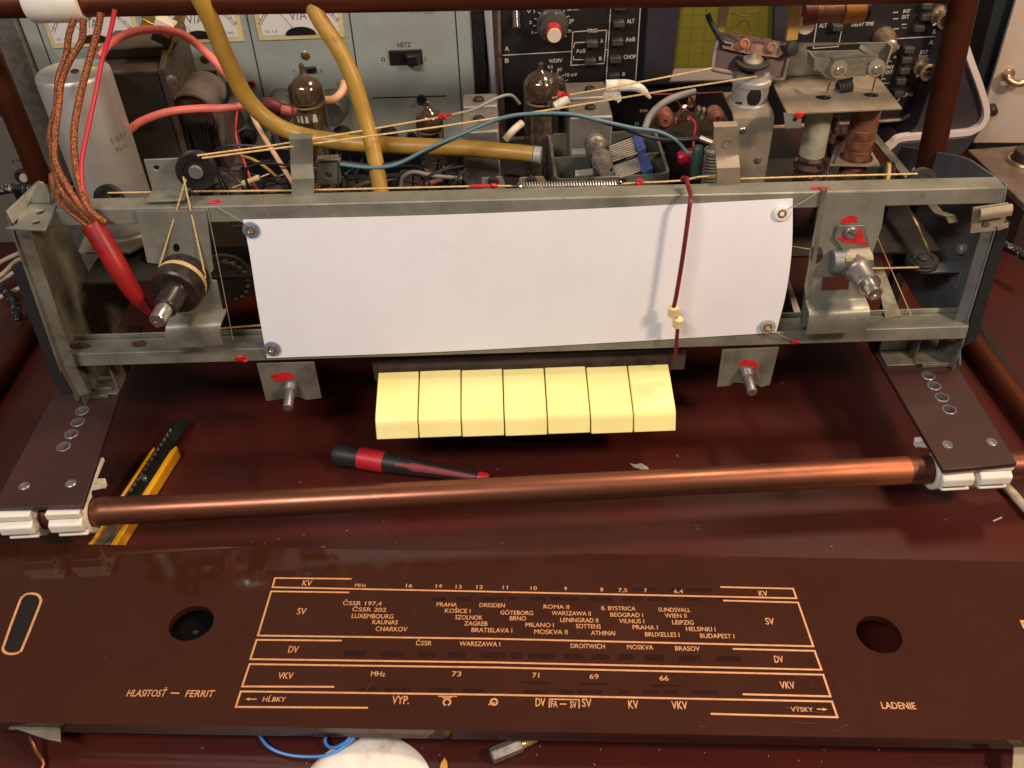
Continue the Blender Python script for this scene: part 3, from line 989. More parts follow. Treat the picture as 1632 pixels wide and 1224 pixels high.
# corner hook, right
b = B()
n_ = FN * 0.0012
b.slab([fp(1550, 330, .012), fp(1606, 322, .012), fp(1601, 350, .012), fp(1591, 366, .012), fp(1545, 371, .012)], n_, [[fp(1569 + 6.5 * math.cos(t * .4189), 357.5 + 5.5 * math.sin(t * .4189), .012) for t in range(15)]])
w0, w1 = fp(1556, 335, .0125), fp(1607, 327, .0125)
wv = w1 - w0
mid = (w0 + w1) / 2
b.strip([mid + Vector((0, 0, -.004)), mid + Vector((0, -.001, .001)), mid + Vector((0, -.0035, .0025)), mid + Vector((0, -.0058, .000)), mid + Vector((0, -.006, -.003))], wv, .0012, n=4)
obj('corner_bracket', b, MT['dusty'], ch, bevel=0.0002)
b = B()
b.slab([fp(1588, 360, .013), fp(1606, 354, .013), fp(1605, 361, .013), fp(1589, 366, .013)], n_)
obj('tab', b, MT['dusty'], ch)

# upright mounting plates
b = B()
b.slab([fp(218, 336.5, .0004), fp(329, 333.5, .0004), fp(341, 429, .0004), fp(336, 434, .0004), fp(338, 445, .0004), fp(346, 446, .0004), fp(355.5, 492, .0004), fp(278, 498, .0004), fp(262, 420, .0004), fp(236, 417, .0004)], FN * .0014,
       [[fp(282 + 5.5 * math.cos(t * .5236), 394 + 7.5 * math.sin(t * .5236), .0004) for t in range(12)]])
e0, e1 = fp(278, 497, .001), fp(355.5, 492, .001)
m0, wv = (e0 + e1) / 2, (e1 - e0)
b.strip([m0, m0 + Vector((0, -.001, -.002)), m0 + Vector((-.001, -.0085, -.0035)), m0 + Vector((-.002, -.0105, -.006)), m0 + Vector((-.003, -.0112, -.0105)), m0 + Vector((-.003, -.0112, -.0165))], wv * 1.12, -.0014, n=4)
up1 = obj('upright_plate', b, Zn, ch, bevel=0.0002)
b = B()
b.slab([at(229, 255, Y=.4455), at(297, 252, Y=.4455), at(310, 329, Y=.4455), at(250, 329.5, Y=.4455)], (0, .0013, 0), [[at(249 + 5 * math.cos(t * .5236), 267.5 + 4 * math.sin(t * .5236), Y=.4455) for t in range(12)]])
b.bx(at(250, 329, Y=.4455).x, at(310, 329, Y=.4455).x, .4335, .4465, t0.z + .0006, t0.z + .0018)
obj('pulley_bracket', b, MT['zinc'], ch, bevel=0.0002)
b = B()
b.slab([fp(1309, 306.5, .0004), fp(1412, 304, .0004), fp(1404, 360, .0004), fp(1390, 400, .0004), fp(1392, 425, .0004), fp(1388, 466, .0004), fp(1376, 470, .0004), fp(1283, 476, .0004), fp(1281, 455, .0004), fp(1294, 382, .0004)], FN * .0014,
       [[fp(1300 + 11 * math.cos(t * .4189), 405 + 15 * math.sin(t * .4189), .0004) for t in range(15)], [fp(*q, .0004) for q in ((1310, 440), (1352, 440), (1351, 461), (1307, 463))]])
e0, e1 = fp(1283, 476, .001), fp(1379, 471, .001)
m0, wv = (e0 + e1) / 2, (e1 - e0)
b.strip([m0, m0 + Vector((0, -.001, -.002)), m0 + Vector((0, -.0085, -.0035)), m0 + Vector((0, -.0105, -.006)), m0 + Vector((0, -.0112, -.0105)), m0 + Vector((0, -.0112, -.0165))], wv, -.0014, n=4)
up2 = obj('upright_plate', b, Zn, ch, bevel=0.0002)
# edge stay beside the right upright
b = B()
for k in (0,):
    b.slab([fp(1311, 305, .002), fp(1318, 302, .002), fp(1285, 520, .002), fp(1277, 523, .002)], (0, .004, 0))
obj('stay', b, MT['zinc2'], ch)

# S-shaped tabs on the top rail
for (u0, u1, vb, vm1, vm2, vt, mat_) in ((466, 501, 318, 285, 262, 222, 'zinc'), (1142, 1178, 308, 268, 248, 203, 'dusty')):
    Yb = .442
    pb = at((u0 + u1) / 2, vb, Y=Yb)
    pm1 = at((u0 + u1) / 2, vm1, Y=Yb)
    pm2 = at((u0 + u1) / 2 - 2, vm2, Y=Yb + .008)
    pt_ = at((u0 + u1) / 2 - 4, vt, Y=Yb + .008)
    wx = mm(u1 - u0, pb)
    b = B()
    b.strip([pb + Vector((0, -.006, 0)), pb + Vector((0, -.0006, .0002)), pb + Vector((0, 0, .001)), pm1, pm2, pt_ - Vector((0, 0, .003)), pt_, pt_ + Vector((0, .003, .001))], Vector((wx, 0, 0)), .0012)
    if mat_ == 'dusty':
        b.lathe(at(1158, 227, Y=Yb + .0080), (0, -1, 0), [(0, .0026), (.0018, .0026), (.0018, .002), (.0008, .0018)], 18)
    obj('mounting_tab', b, MT[mat_], ch, bevel=0.0002)

# feet onto the straps
for sgn, us in ((-1, ((103, 591), (168, 587), (150, 636), (112, 634))), (1, ((1425, 566), (1524, 552), (1524, 577), (1440, 590)))):
    b = B()
    if sgn < 0:
        x0, x1 = -.262, -.244
        b.bx(x0, x0 + .0012, .414, .440, STZ + .0002, l0.z - .0095)
        b.bx(x0 + .0012, x1, .4225, .440, STZ + .0003, STZ + .0016)
        b.bx(x0 + .003, x1 - .004, .4245, .4255, STZ + .0016, STZ + .0045)
        b.bx(x1 - .0012, x1, .4255, .440, STZ + .0016, l0.z - .0095)
        b.bx(x0 + .001, x1 - .005, .4195, .4215, STZ + .0003, STZ + .0028)
    else:
        x0, x1 = .250, .2715
        b.bx(x1 - .0012, x1, .416, .440, STZ + .0002, l1.z - .0095)
        b.bx(x0, x1 - .0012, .4225, .440, STZ + .0003, STZ + .0016)
        b.bx(x0 + .003, x1, .4190, .4208, STZ + .0003, STZ + .0030)
        b.bx(x0, x0 + .0012, .4260, .440, STZ + .0016, l1.z - .0095)
        b.bx(.232, x0 - .0006, .436, .4375, STZ + .0016, l1.z - .0030)
        b.bx(.232, x0 - .0006, .4215, .436, STZ + .0003, STZ + .0015)
    obj('foot', b, MT['zinc2'], ch, bevel=0.0003)

# lower shaft plates
for pts, c, tip, nutc, dirx in (([(409.5, 578), (501, 575.5), (513, 633), (488, 636), (478, 631), (452, 634), (425, 638)], (464, 612), (458.5, 656), None, 0),
                                ([(1151, 556), (1241, 552), (1226, 612), (1212, 616), (1204, 611), (1168, 608), (1163, 614), (1142, 615)], (1189, 590), (1199, 632), None, 0)):
    b = B()
    b.slab([fp(u, v, -.0035) for u, v in pts], FN * .0012)
    pl = obj('control_plate', b, MT['zinc2'], ch, bevel=0.0002)
    cc = fp(*c, -.0023)
    d = at(*tip, Z=cc.z - .0045)
    ax = (Vector((cc.x + (0.0), d.y, cc.z - .003)) - cc)
    tipp = at(tip[0], tip[1] - 6, Z=cc.z - .002)
    ax = (tipp - cc).normalized()
    L = (tipp - cc).length
    b = B()
    b.lathe(cc, ax, [(0, .0048), (.0012, .0048), (.0013, .0040)], 6)
    obj('hex_nut', b, MT['steelgrey'], pl)
    b = B()
    pf = [(.0012, .0040)]
    for k in range(6):
        pf += [(.002 + k * .0008, .0040), (.0024 + k * .0008, .0036)]
    pf += [(.0072, .0036), (.0072, .0030), (L - .0006, .0030), (L, .0026)]
    b.lathe(cc, ax, pf, 24)
    obj('shaft', b, MT['steelgrey'], pl)

# red locking lacquer
def dab(cs, seed, par=ch, flat=None):
    b = B()
    for i, (p, sx, sz) in enumerate(cs):
        b.blob(p, (sx, .0007, sz), seed + i, .3, 2)
    obj('lacquer_dab', b, MT['lacquer'], par)


dab([(fp(338, 327.5, -.003) + Vector((0, 0, .001)), .0035, .0013), (fp(347, 325, -.004) + Vector((0, 0, .001)), .0025, .0015)], 1)
dab([(fp(1299, 304, -.003) + Vector((0, 0, .001)), .0028, .0013), (fp(1310, 303, -.003) + Vector((0, 0, .001)), .0028, .0014)], 5)
dab([(fp(384, 571, .0004), .0038, .0024), (fp(390, 575, .0004), .002, .001)], 9)
dab([(fp(1266, 545, .0004), .0032, .0018)], 12)
def decal(pts, fn, mat_, par, nm='lacquer_dab'):
    b = B()
    pp = [fn(u, v) for u, v in pts]
    b.slab(pp, FN * .0003)
    obj(nm, b, mat_, par)


decal([(429, 600), (437, 596), (452, 593), (466, 595), (470, 602), (464, 606), (452, 606), (444, 608), (440, 610), (436, 603)], lambda u, v: fp(u, v, -.0023), MT['lacquer'], ch)
decal([(1179, 577), (1186, 573), (1200, 574), (1207, 578), (1206, 588), (1193, 584), (1180, 592)], lambda u, v: fp(u, v, -.0023), MT['lacquer'], ch)
decal([(1339, 357), (1344, 348), (1355, 343), (1368, 346), (1364, 350), (1368, 354), (1352, 355)], lambda u, v: fp(u, v, .0019), MT['lacquer'], up2)

# ---------------- left volume knob with cord groove
kc = fp(293, 443, .002)
tipk = at(246, 512, Z=kc.z - .004)
ka = (at(250, 512, Z=kc.z - .002) - kc)
kl = ka.length
ka.normalize()
kn = thing('volume_spindle', 'black bakelite pulley spindle with a bright notched shaft end, left of the white sheet', 'control spindle')
b = B()
b.lathe(kc, ka, [(-.004, .0142), (0.0, .0146), (.0015, .0146), (.0025, .0132), (.0048, .0132), (.0058, .0142), (.0130, .0140), (.0142, .0130), (.0142, .0080), (.0165, .0068), (.0270, .0062), (.0278, .0056)], 40)
obj('drum', b, MT['bakelite'], kn)
b = B()
b.lathe(kc, ka, [(.0278, .0045), (kl - .0008, .0045), (kl, .0040)], 28)
b.box(kc + ka * (kl - .0010) + Vector((-.0012, 0, -.0024)), (.0016, .0026, .0030))
sh = obj('shaft', b, MT['chrome'], kn)
b = B()
for k in (0.0024, 0.0036, 0.0046):
    b.lathe(kc, ka, [(k - .0005, .0132), (k, .0139), (k + .0005, .0132)], 40, cap=False)
obj('cord_turns', b, MT['cream'], kn)

# ---------------- right tuning spindle
sc_ = fp(1352, 425, .010)
tn = thing('tuning_spindle', 'grey steel tuning spindle with bright ring, on a bracket right of the white sheet', 'control spindle')
b = B()
f0 = lambda u, v, o=.0025: fp(u, v, o)
b.slab([f0(1334, 359), (f0(1377, 358)), f0(1384, 392), f0(1340, 395), f0(1329, 379)], FN * .0013)
tb = [f0(1341, 394), f0(1385, 391)]
wv = tb[1] - tb[0]
mid = (tb[0] + tb[1]) / 2
b.strip([mid + Vector((0, .0, .001)), mid, mid + Vector((0, -.0085, -.0015)), mid + Vector((0, -.0102, -.0030)), mid + Vector((0, -.0104, -.0120))], wv, .0013)
b.bx(mid.x - .0075, mid.x - .0063, mid.y - .0095, mid.y - .001, mid.z - .013, mid.z - .0022)
b.bx(mid.x + .0064, mid.x + .0076, mid.y - .0095, mid.y - .001, mid.z - .013, mid.z - .0022)
obj('bracket', b, MT['zinc2'], tn, bevel=.0002)
decal([(1334, 378), (1345, 376), (1360, 378), (1362, 366), (1371, 363), (1375, 372), (1374, 379), (1383, 391), (1368, 388), (1343, 385)], lambda u, v: fp(u, v, .0039), MT['lacquer'], tn)
b = B()
pc = fp(1355, 370, .0038)
b.lathe(pc, FN, [(0, .0034), (.0016, .0034), (.0022, .0026)], 24)
sw = obj('screw', b, MT['steelgrey'], tn)
b = B()
b.box(pc + FN * .0023, (.0050, .0002, .0007), (Vector((.85, 0, -.5)).normalized(), FN, Vector((.5, SL, .85)).normalized()))
obj('slot', b, MT['ink'], sw)
s0 = Vector((mid.x + .0002, mid.y - .0106, mid.z - .0085))
tipp = at(1395, 470, Z=s0.z - .002)
ax = (tipp - s0)
sL = ax.length
ax.normalize()
b = B()
b.lathe(s0, ax, [(-.009, .0070), (0, .0070), (.0012, .0074), (.0022, .0068), (.0030, .0064), (sL * .60, .0060), (sL * .61, .0052)], 32)
obj('sleeve', b, MT['steelgrey'], tn)
b = B()
b.lathe(s0, ax, [(sL * .58, .0062), (sL * .585, .0066), (sL * .635, .0066), (sL * .64, .0060), (sL * .64, .0044)], 32)
obj('ring', b, MT['chrome'], tn)
b = B()
b.lathe(s0, ax, [(sL * .62, .0041), (sL * .90, .0041), (sL * .91, .0036), (sL * .93, .0036), (sL * .94, .0041), (sL * .99, .0040), (sL, .0034), (sL, .0010), (sL - .0006, .0006)], 28)
obj('shaft', b, MT['chrome'], tn)
b = B()
b.lathe(Vector((mid.x - .0102, mid.y - .004, mid.z - .007)), (-1, 0, 0), [(-.004, .0065), (.0025, .0065), (.003, .006)], 24)
obj('friction_disc', b, MT['zincblue'], tn)

# ================================================================== key bank
kb = thing('key_bank', 'row of seven glossy pale yellow push keys under the white sheet', 'push keys')
b = B()
kx0, kx1 = -.0812, .0957
pw = (kx1 - kx0) / 7
b.bx(kx0 - .004, kx1 + .012, .427, .452, .050, .066)
b.bx(kx0, kx1, .4225, .427, .054, .063)
for k in range(7):
    b.bx(kx0 + pw * k + .017, kx0 + pw * k + .0175, .4215, .4225, .055, .0625)
obj('carrier', b, MT['core'], kb)
rg = random.Random(11)
for k in range(7):
    x0, x1 = kx0 + pw * k + .00035, kx0 + pw * (k + 1) - .00035
    dy, dzz = rg.uniform(-.0006, .0004), rg.uniform(-.0003, .0003)
    zs = -.0003 * k
    sec_ = [(.4190, .0632), (.3915, .0561), (.3885, .0552), (.3864, .0541), (.3850, .0527), (.3841, .0507), (.3832, .0485), (.3808, .0432), (.3830, .0425), (.4190, .0440)]
    b = B()
    b.slab([Vector((x0, y + dy, z + dzz + zs)) for y, z in sec_], (x1 - x0, 0, 0))
    o = obj('key', b, MT['key'], kb, bevel=.0005, seg=2)

# ================================================================== white sheet
def lerp(a, b_, t):
    return a + (b_ - a) * t


def polyat(pts, t):
    n = len(pts) - 1
    i = min(int(t * n), n - 1)
    f = t * n - i
    return (lerp(pts[i][0], pts[i + 1][0], f), lerp(pts[i][1], pts[i + 1][1], f))


def cr(pts, n=8):
    return [(p.x, p.y) for p in smoothpath([(a, c, 0) for a, c in pts], n)]


Lf = cr([(387, 350), (398, 405), (411, 490), (425.5, 570.5)])
Rt = cr([(1263.5, 316), (1262, 395), (1253, 465), (1237, 530)])
Tp = cr([(387, 350), (700, 342.5), (980, 331), (1263.5, 316)])
Bt = cr([(425.5, 570.5), (700, 560.5), (980, 545.5), (1237, 530)])
b = B()
rows = []
NV, NU = 18, 40
for j in range(NV + 1):
    t = j / NV
    r_ = []
    for i in range(NU + 1):
        s = i / NU
        l, rr_ = polyat(Lf, t), polyat(Rt, t)
        tp, bt = polyat(Tp, s), polyat(Bt, s)
        q = []
        for k in range(2):
            q.append((1 - s) * l[k] + s * rr_[k] + (1 - t) * tp[k] + t * bt[k] - ((1 - s) * (1 - t) * Tp[0][k] + s * (1 - t) * Tp[-1][k] + (1 - s) * t * Bt[0][k] + s * t * Bt[-1][k]))
        bulge = .0010 + .0010 * math.sin(math.pi * t) * (.1 + .9 * s ** 3)
        r_.append(fp(q[0], q[1], bulge))
    rows.append(r_)
b.grid(rows)
ps = single('paper_sheet', b, MT['paper'], 'blank white paper sheet pinned across the front of the chassis', 'paper sheet')
sm = ps.modifiers.new('thickness', 'SOLIDIFY')
sm.edge_crease_rim = 1
for e in ps.data.polygons:
    e.use_smooth = False
sm.thickness, sm.offset = .00022, 0
sm.material_offset_rim = 0
b = B()
rg = random.Random(5)
for cu, cv, su, sv, n in ((700, 394, 13, 10, 46), (800, 394, 9, 6, 16), (966, 402, 10, 6, 10), (810, 397, 2, 2, 3), (663, 388, 5, 5, 6)):
    for k in range(n):
        u, v = rg.gauss(cu, su), rg.gauss(cv, sv)
        s, t = (u - 387) / 880, (v - 345) / 215
        bulge = .0010 + .0010 * math.sin(math.pi * t) * (.1 + .9 * s ** 3) + .0003
        c = fp(u, v, bulge)
        r = rg.uniform(.00006, .00022)
        b.poly(circ(c, r, 6, XV, Vector((0, SL, 1))))
obj('graphite_specks', b, MT['speck'], ps, kind='stuff')

# washers at the four corners
for lab, u, v, m1, r1, bl in (('blue-grey fibre washer with brass eyelet at the sheet\'s upper left corner', 400, 366, 'bluegrey', 13.2, .0016),
                              ('blue-grey fibre washer with brass eyelet at the sheet\'s lower left corner', 434, 555.5, 'bluegrey', 12.6, .0016),
                              ('white fibre washer with brass eyelet at the sheet\'s upper right corner', 1246, 339.5, 'whitefibre', 13, .0018),
                              ('pale grey washer with brass eyelet at the sheet\'s lower right corner', 1223, 520.5, 'greyfibre', 12.5, .0018)):
    wsh = thing('washer', lab, 'washer', 'washers pinning the white sheet')
    c = fp(u, v, bl + .0005)
    r = mm(r1, c)
    b = B()
    b.lathe(c, FN, [(0, r), (.0007, r), (.0009, r * .93), (.0009, r * .45)], 36)
    obj('disc', b, MT[m1], wsh)
    b = B()
    b.lathe(c, FN, [(.0008, r * .56), (.0014, r * .52), (.0015, r * .40), (.0010, r * .30), (-.0005, r * .26)], 30, cap=False)
    obj('eyelet', b, MT['brass'], wsh)
    b = B()
    b.lathe(c, FN, [(0, r * .27), (.0003, r * .27)], 18)
    obj('bore', b, MT['ink'], wsh)

# nylon threads
for lab, pts in (('fine nylon thread from the top rail to the upper left washer', [fp(346, 330, .001), fp(372, 345, .002), fp(399, 361, .0048)]),
                 ('fine nylon thread from the top rail to the upper right washer', [fp(1306, 305, .001), fp(1280, 321, .004), fp(1249, 337, .0065)]),
                 ('fine nylon thread from the bottom rail to the lower right washer', [fp(1266, 544, .001), fp(1245, 535, .004), fp(1225, 522, .0065)]),
                 ('fine nylon thread hanging beside the left edge of the white sheet', [fp(330, 331, .001), fp(350, 430, .001), fp(371, 541, .001)])):
    b = B()
    b.tube(pts, .00022, 6)
    single('nylon_thread', b, MT['nylon'], lab, 'thread', 'nylon threads')

# pointer
pt = thing('dial_pointer', 'thin dark red wire pointer with two cream beads hanging before the white sheet', 'dial pointer')
b = B()
pth = [fp(1088, 286, -.008), fp(1094, 285, -.003), fp(1097, 297, .001), fp(1101, 312, .008), fp(1099, 330, .012), fp(1088, 410, .013), fp(1078, 470, .013), fp(1073, 493, .013)]
b.tube(pth, .00125, 8)
b.tube([fp(1077, 503, .012), fp(1080, 517, .011), fp(1079, 535, .010), fp(1076.5, 570, .009)], .00115, 8)
b.blob(fp(1091, 285, -.006), (.0024, .0016, .0016), 3, .2)
obj('wire', b, MT['pointer'], pt)
for (u, v, dx) in ((1073, 495.5, -.0002), (1080, 513.5, .0004)):
    c = fp(u, v, .0125)
    b = B()
    b.lathe(c + Vector((0, 0, -.0031)), (dx * 100, 0, 1), [(0, .0022), (.0004, .0030), (.0054, .0030), (.0060, .0022)], 20)
    obj('bead', b, MT['bead'], pt)
# ================================================================== components standing on the deck
DK = 0.112
UPV = ZV


def vert(u, v, Y):
    return at(u, v, Y=Y)


# electrolytic can
cy = .505
top = at(118, 113, Y=cy)
cr_ = mm(57.5, top)
cb = Vector((top.x - .001, cy, DK + .006))
can = thing('capacitor_can', 'big dented silver aluminium electrolytic capacitor can with small black print, at the left', 'capacitor')
b = B()
H = top.z - cb.z
b.lathe(cb, ZV, [(0, cr_ * .98), (.004, cr_ * .99), (.005, cr_ * .96), (.0065, cr_ * .96), (.0075, cr_), (H - .0024, cr_), (H - .0008, cr_ * .985), (H, cr_ * .955), (H - .0006, cr_ * .90), (H - .0010, cr_ * .2)], 56)
obj('can', b, MT['alu'], can)
b = B()
b.lathe(at(118, 110, Y=cy) + Vector((0, 0, -.0012)), ZV, [(0, .0024), (.0006, .0020)], 20)
obj('vent', b, MT['blackmat'], can)
b = B()
yc = at(147, 109, Z=top.z - .0006)
b.slab([yc + Vector((-.0018, -.0008, 0)), yc + Vector((.0018, -.0004, 0)), yc + Vector((.0020, .0012, 0)), yc + Vector((-.0010, .0012, 0))], (0, 0, .0002))
obj('yellow_mark', b, M('yellow_mark', (226, 196, 40), .5), can)


def canwrite(bb, s, ang, z, cap, adv, tilt=0):
    a = ang
    for chx in s:
        if chx != ' ':
            n = Vector((math.cos(a), math.sin(a), 0))
            t = Vector((-math.sin(a), math.cos(a), 0))
            write(bb, chx, Vector((cb.x, cb.y, z)) + n * (cr_ + .00015), t, ZV, adv * (.18 if chx == '1' else .62) * cr_, cap)
        a += adv


b = B()
canwrite(b, '100+', math.radians(-43), at(200, 232, Y=cy - .016).z, .0042, .155)
canwrite(b, 'Mkuf', math.radians(-40), at(203, 243, Y=cy - .016).z - .001, .0030, .12)
obj('print', b, MT['greyink'], can)
b = B()
P = lambda u, v: at(u, v, Z=DK + .006)
b.slab([P(124, 402), P(205, 402), P(247, 380), P(250, 345), P(150, 340)], (0, 0, -.0014))
pp = P(150, 395)
b.bx(pp.x, pp.x + .002, pp.y + .004, pp.y + .006, DK, DK + .0044)
obj('base_plate', b, MT['dusty'], can)

# mains transformer
tf = thing('mains_transformer', 'brown laminated mains transformer behind the capacitor can', 'transformer')
f0_, f1_ = at(140, 116, Y=.54), at(254, 116, Y=.54)
b = B()
b.bx(f0_.x, f1_.x, .54, .600, DK + .002, f0_.z)
obj('core', b, MT['core'], tf, bevel=.0006)
b = B()
b.bx(f0_.x + .001, f1_.x - .001, .5388, .5398, DK + .002, f0_.z - .0012)
obj('front_plate', b, MT['coredark'], tf)
b = B()
fx = f1_.x + .0004
b.slab([Vector((fx, .5385, f0_.z + .001)), Vector((fx, .575, f0_.z + .016)), Vector((fx, .596, f0_.z + .016)), Vector((fx, .596, DK + .004)), Vector((fx, .5385, DK + .004))], (.0035, 0, 0))
b.slab([Vector((f0_.x, .562, f0_.z + .0003)), Vector((fx, .562, f0_.z + .0003)), Vector((fx, .598, f0_.z + .0003)), Vector((f0_.x, .598, f0_.z + .0003))], (0, 0, .0060))
obj('frame', b, MT['core'], tf, bevel=.0004)
b = B()
b.lathe(at(269, 128, Y=.536) + Vector((.002, 0, 0)), (0, -1, 0), [(0, .0036), (.0012, .0036), (.0018, .0024)], 6)
obj('bolt', b, MT['steelgrey'], tf)
bc = at(311, 178, Y=.548)
b = B()
n = 18
for y0, y1, r in ((.540, .578, .0150),):
    rows = []
    for k in range(n + 1):
        a = math.pi * k / n
        d = Vector((math.cos(a), 0, math.sin(a)))
        c = Vector((bc.x, 0, bc.z))
        rows.append([c + d * r + Vector((0, y0, 0)), c + d * r + Vector((0, y1, 0)), c + d * (r - .0012) + Vector((0, y1, 0)), c + d * (r - .0012) + Vector((0, y0, 0))])
    b.grid(rows, closed_u=True)
    b.bx(bc.x - r, bc.x - r + .0012, y0, y1, DK + .002, bc.z)
    b.bx(bc.x + r - .0012, bc.x + r, y0, y1, DK + .002, bc.z)
obj('bell_cover', b, MT['bell'], tf)
b = B()
b.lathe(Vector((bc.x, .545, bc.z)), (0, 1, 0), [(0, .0128), (.026, .0132)], 30)
b.bx(bc.x - .0125, bc.x + .0125, .546, .573, DK + .002, bc.z)
obj('winding', b, MT['wax'], tf)
b = B()
rg = random.Random(8)
for k in range(9):
    x = bc.x - .010 + .0022 * k
    b.tube([Vector((x, .5415, bc.z - .004)), Vector((x + rg.uniform(-.001, .001), .5400, bc.z - .02)), Vector((x + rg.uniform(-.001, .001), .5415, DK + .004))], .0008, 6)
obj('lead_wires', b, MT['blackmat'], tf, kind='stuff')

# brass clamp lying on the transformer
bcx = thing('brass_clamp', 'small brass and black clamp resting on the transformer top under the copper pipe', 'clamp')
b = B()
c = at(252, 44, Y=.56)
axx = (Vector((1, 0, -.62)).normalized(), Vector((0, 1, 0)), Vector((.62, 0, 1)).normalized())
b.box(c, (.018, .010, .0065), axx)
obj('body', b, MT['brass'], bcx, bevel=.0006)
b = B()
b.box(c + Vector((.0055, -.0012, .0022)), (.011, .0096, .0062), axx)
obj('ribbed_plate', b, MT['ivory'], bcx, bevel=.0004)
b = B()
b.box(c + Vector((.0030, -.0006, -.0062)), (.014, .0105, .0055), axx)
obj('black_end', b, MT['black'], bcx, bevel=.0005)
b = B()
q = at(292, 30, Y=.558)
b.strip([q + Vector((.003, 0, .006)), q, at(281, 66, Y=.556), at(270, 88, Y=.553)], Vector((.001, .010, 0)), .0012)
obj('strap', b, MT['brass'], bcx)


# vacuum tubes
def tube(lab, u, v, Y, r, zt, hgetter, nip, base, mark=None, dome=1.0):
    t_ = thing('vacuum_tube', lab, 'vacuum tube', 'vacuum tubes on the chassis')
    tp = at(u, v, Y=Y)               # centre of the getter's widest part
    c = Vector((tp.x, Y, 0))
    z0 = DK + .006
    b = B()
    rd_ = [(zt - hgetter, r), (zt - .0082 * dome, r * .99), (zt - .0058 * dome, r * .93), (zt - .0034 * dome, r * .80), (zt - .0014 * dome, r * .56), (zt - .0002, r * .32), (zt + .0012, r * .17), (zt + nip * .5, r * .13), (zt + nip * .8, r * .16), (zt + nip, r * .05)]
    b.lathe(c, ZV, rd_, 40, cap=False)
    obj('getter_cap', b, MT['getter'], t_)
    b = B()
    b.lathe(c, ZV, [(z0, r * .94), (z0 + .003, r), (zt - hgetter, r)], 40, cap=False)
    obj('glass', b, MT['tubeglass'], t_)
    b = B()
    b.lathe(c, ZV, [(z0 + .006, r * .42), (zt - hgetter - .004, r * .42)], 24)
    b.bx(c.x - r * .62, c.x + r * .62, Y - .0012, Y + .0012, z0 + .007, zt - hgetter - .005)
    obj('anode', b, MT['anode'], t_)
    b = B()
    b.lathe(c, ZV, [(zt - hgetter - .0030, r * .86), (zt - hgetter - .0024, r * .86)], 28)
    b.lathe(c, ZV, [(z0 + .005, r * .86), (z0 + .0056, r * .86)], 28)
    obj('mica_spacer', b, MT['mica'], t_)
    b = B()
    b.lathe(c, ZV, [(DK, r * 1.12), (DK + .004, r * 1.12), (DK + .006, r * .98), (z0 + .002, r * .9)], 30)
    obj('socket', b, MT['bakelite'], t_)
    return c, r, t_


c1_, r1_, t1_ = tube('tallest glass vacuum tube with brown mirrored dome, just right of the yellow tubing bend', 488, 148, .535, .0110, at(486, 120, Y=.535).z, .0150, .0075, 0)
c2_, r2_, t2_ = tube('small vacuum tube with a dark mirrored dome between yellow tubing and the middle can', 684, 192, .565, .0092, at(684, 172, Y=.565).z, .0125, .0048, 0)
c3_, r3_, t3_ = tube('vacuum tube with brown dome marked with white digits, in front of the oscilloscope', 862, 140, .545, .0110, at(857, 114, Y=.545).z, .0160, .0060, 0)
b = B()
rows = None
zz = at(862, 133, Y=.536).z
a = math.radians(-99)
for chx, dz_ in (('6', 0), ('7', 0), ('5', 0)):
    nn = Vector((math.cos(a), math.sin(a), 0))
    tt = Vector((-math.sin(a), math.cos(a), 0))
    write(b, chx, c3_ + Vector((0, 0, zz)) + nn * (r3_ + .0002), tt, ZV, .0022, .0030)
    a += .30
obj('digits', b, MT['scopetext'], t3_)
b = B()
rg = random.Random(4)
zz = at(495, 196, Y=.524).z
for (du, ww, hh) in ((-.6, .0018, .0040), (-.38, .0022, .0045), (-.12, .0024, .0042), (.30, .0032, .0050)):
    aa = math.radians(-90) + du
    nn = Vector((math.cos(aa), math.sin(aa), 0))
    tt = Vector((-math.sin(aa), math.cos(aa), 0))
    o_ = Vector((c1_.x, c1_.y, zz)) + nn * (r1_ + .0002)
    b.poly([o_, o_ + tt * ww, o_ + tt * ww * .8 + ZV * hh, o_ + tt * ww * .2 + ZV * hh])
obj('worn_print', b, MT['mica'], t1_)

# screening cans
def ifcan(lab, uL, uR, vback, vstep, vfb, Yf, zbase=DK):
    t_ = thing('screening_can', lab, 'screening can', 'aluminium screening cans')
    pl, pr = at(uL, vfb, Y=Yf), at(uR, vfb, Y=Yf)
    zf = (pl.z + pr.z) / 2
    yb = at((uL + uR) / 2, vstep + 3, Z=zf).y
    b = B()
    b.bx(pl.x, pr.x, Yf, yb, zbase, zf)
    obj('front_body', b, MT['aludull'], t_, bevel=.0012)
    zb = at((uL + uR) / 2, vstep - 2, Y=yb).z
    yb2 = at((uL + uR) / 2, vback, Z=zb).y
    b = B()
    b.bx(pl.x + .0003, pr.x - .0003, yb + .0002, yb2, zbase, zb)
    obj('rear_body', b, MT['aludull'], t_, bevel=.0010)
    for cu, cv, z in (((uL + uR) / 2 - 2, (vfb + vstep) / 2 + 1, zf), ((uL + uR) / 2 - 2, (vback + vstep) / 2, zb)):
        q = at(cu, cv, Z=z)
        b = B()
        b.lathe(q + Vector((0, 0, -.0002)), ZV, [(0, .0036), (.0018, .0034), (.0024, .0026), (.0024, .0014), (.0014, .0010)], 20)
        obj('core_screw', b, MT['rubber'], t_)
    return t_


ifcan('tall grey aluminium screening can in the middle of the chassis, right of the small tube', 735, 795, 149, 171, 209, .512)
ifcan('dusty aluminium screening can behind the open tuning capacitor', 908, 977, 130, 157, 186, .535)

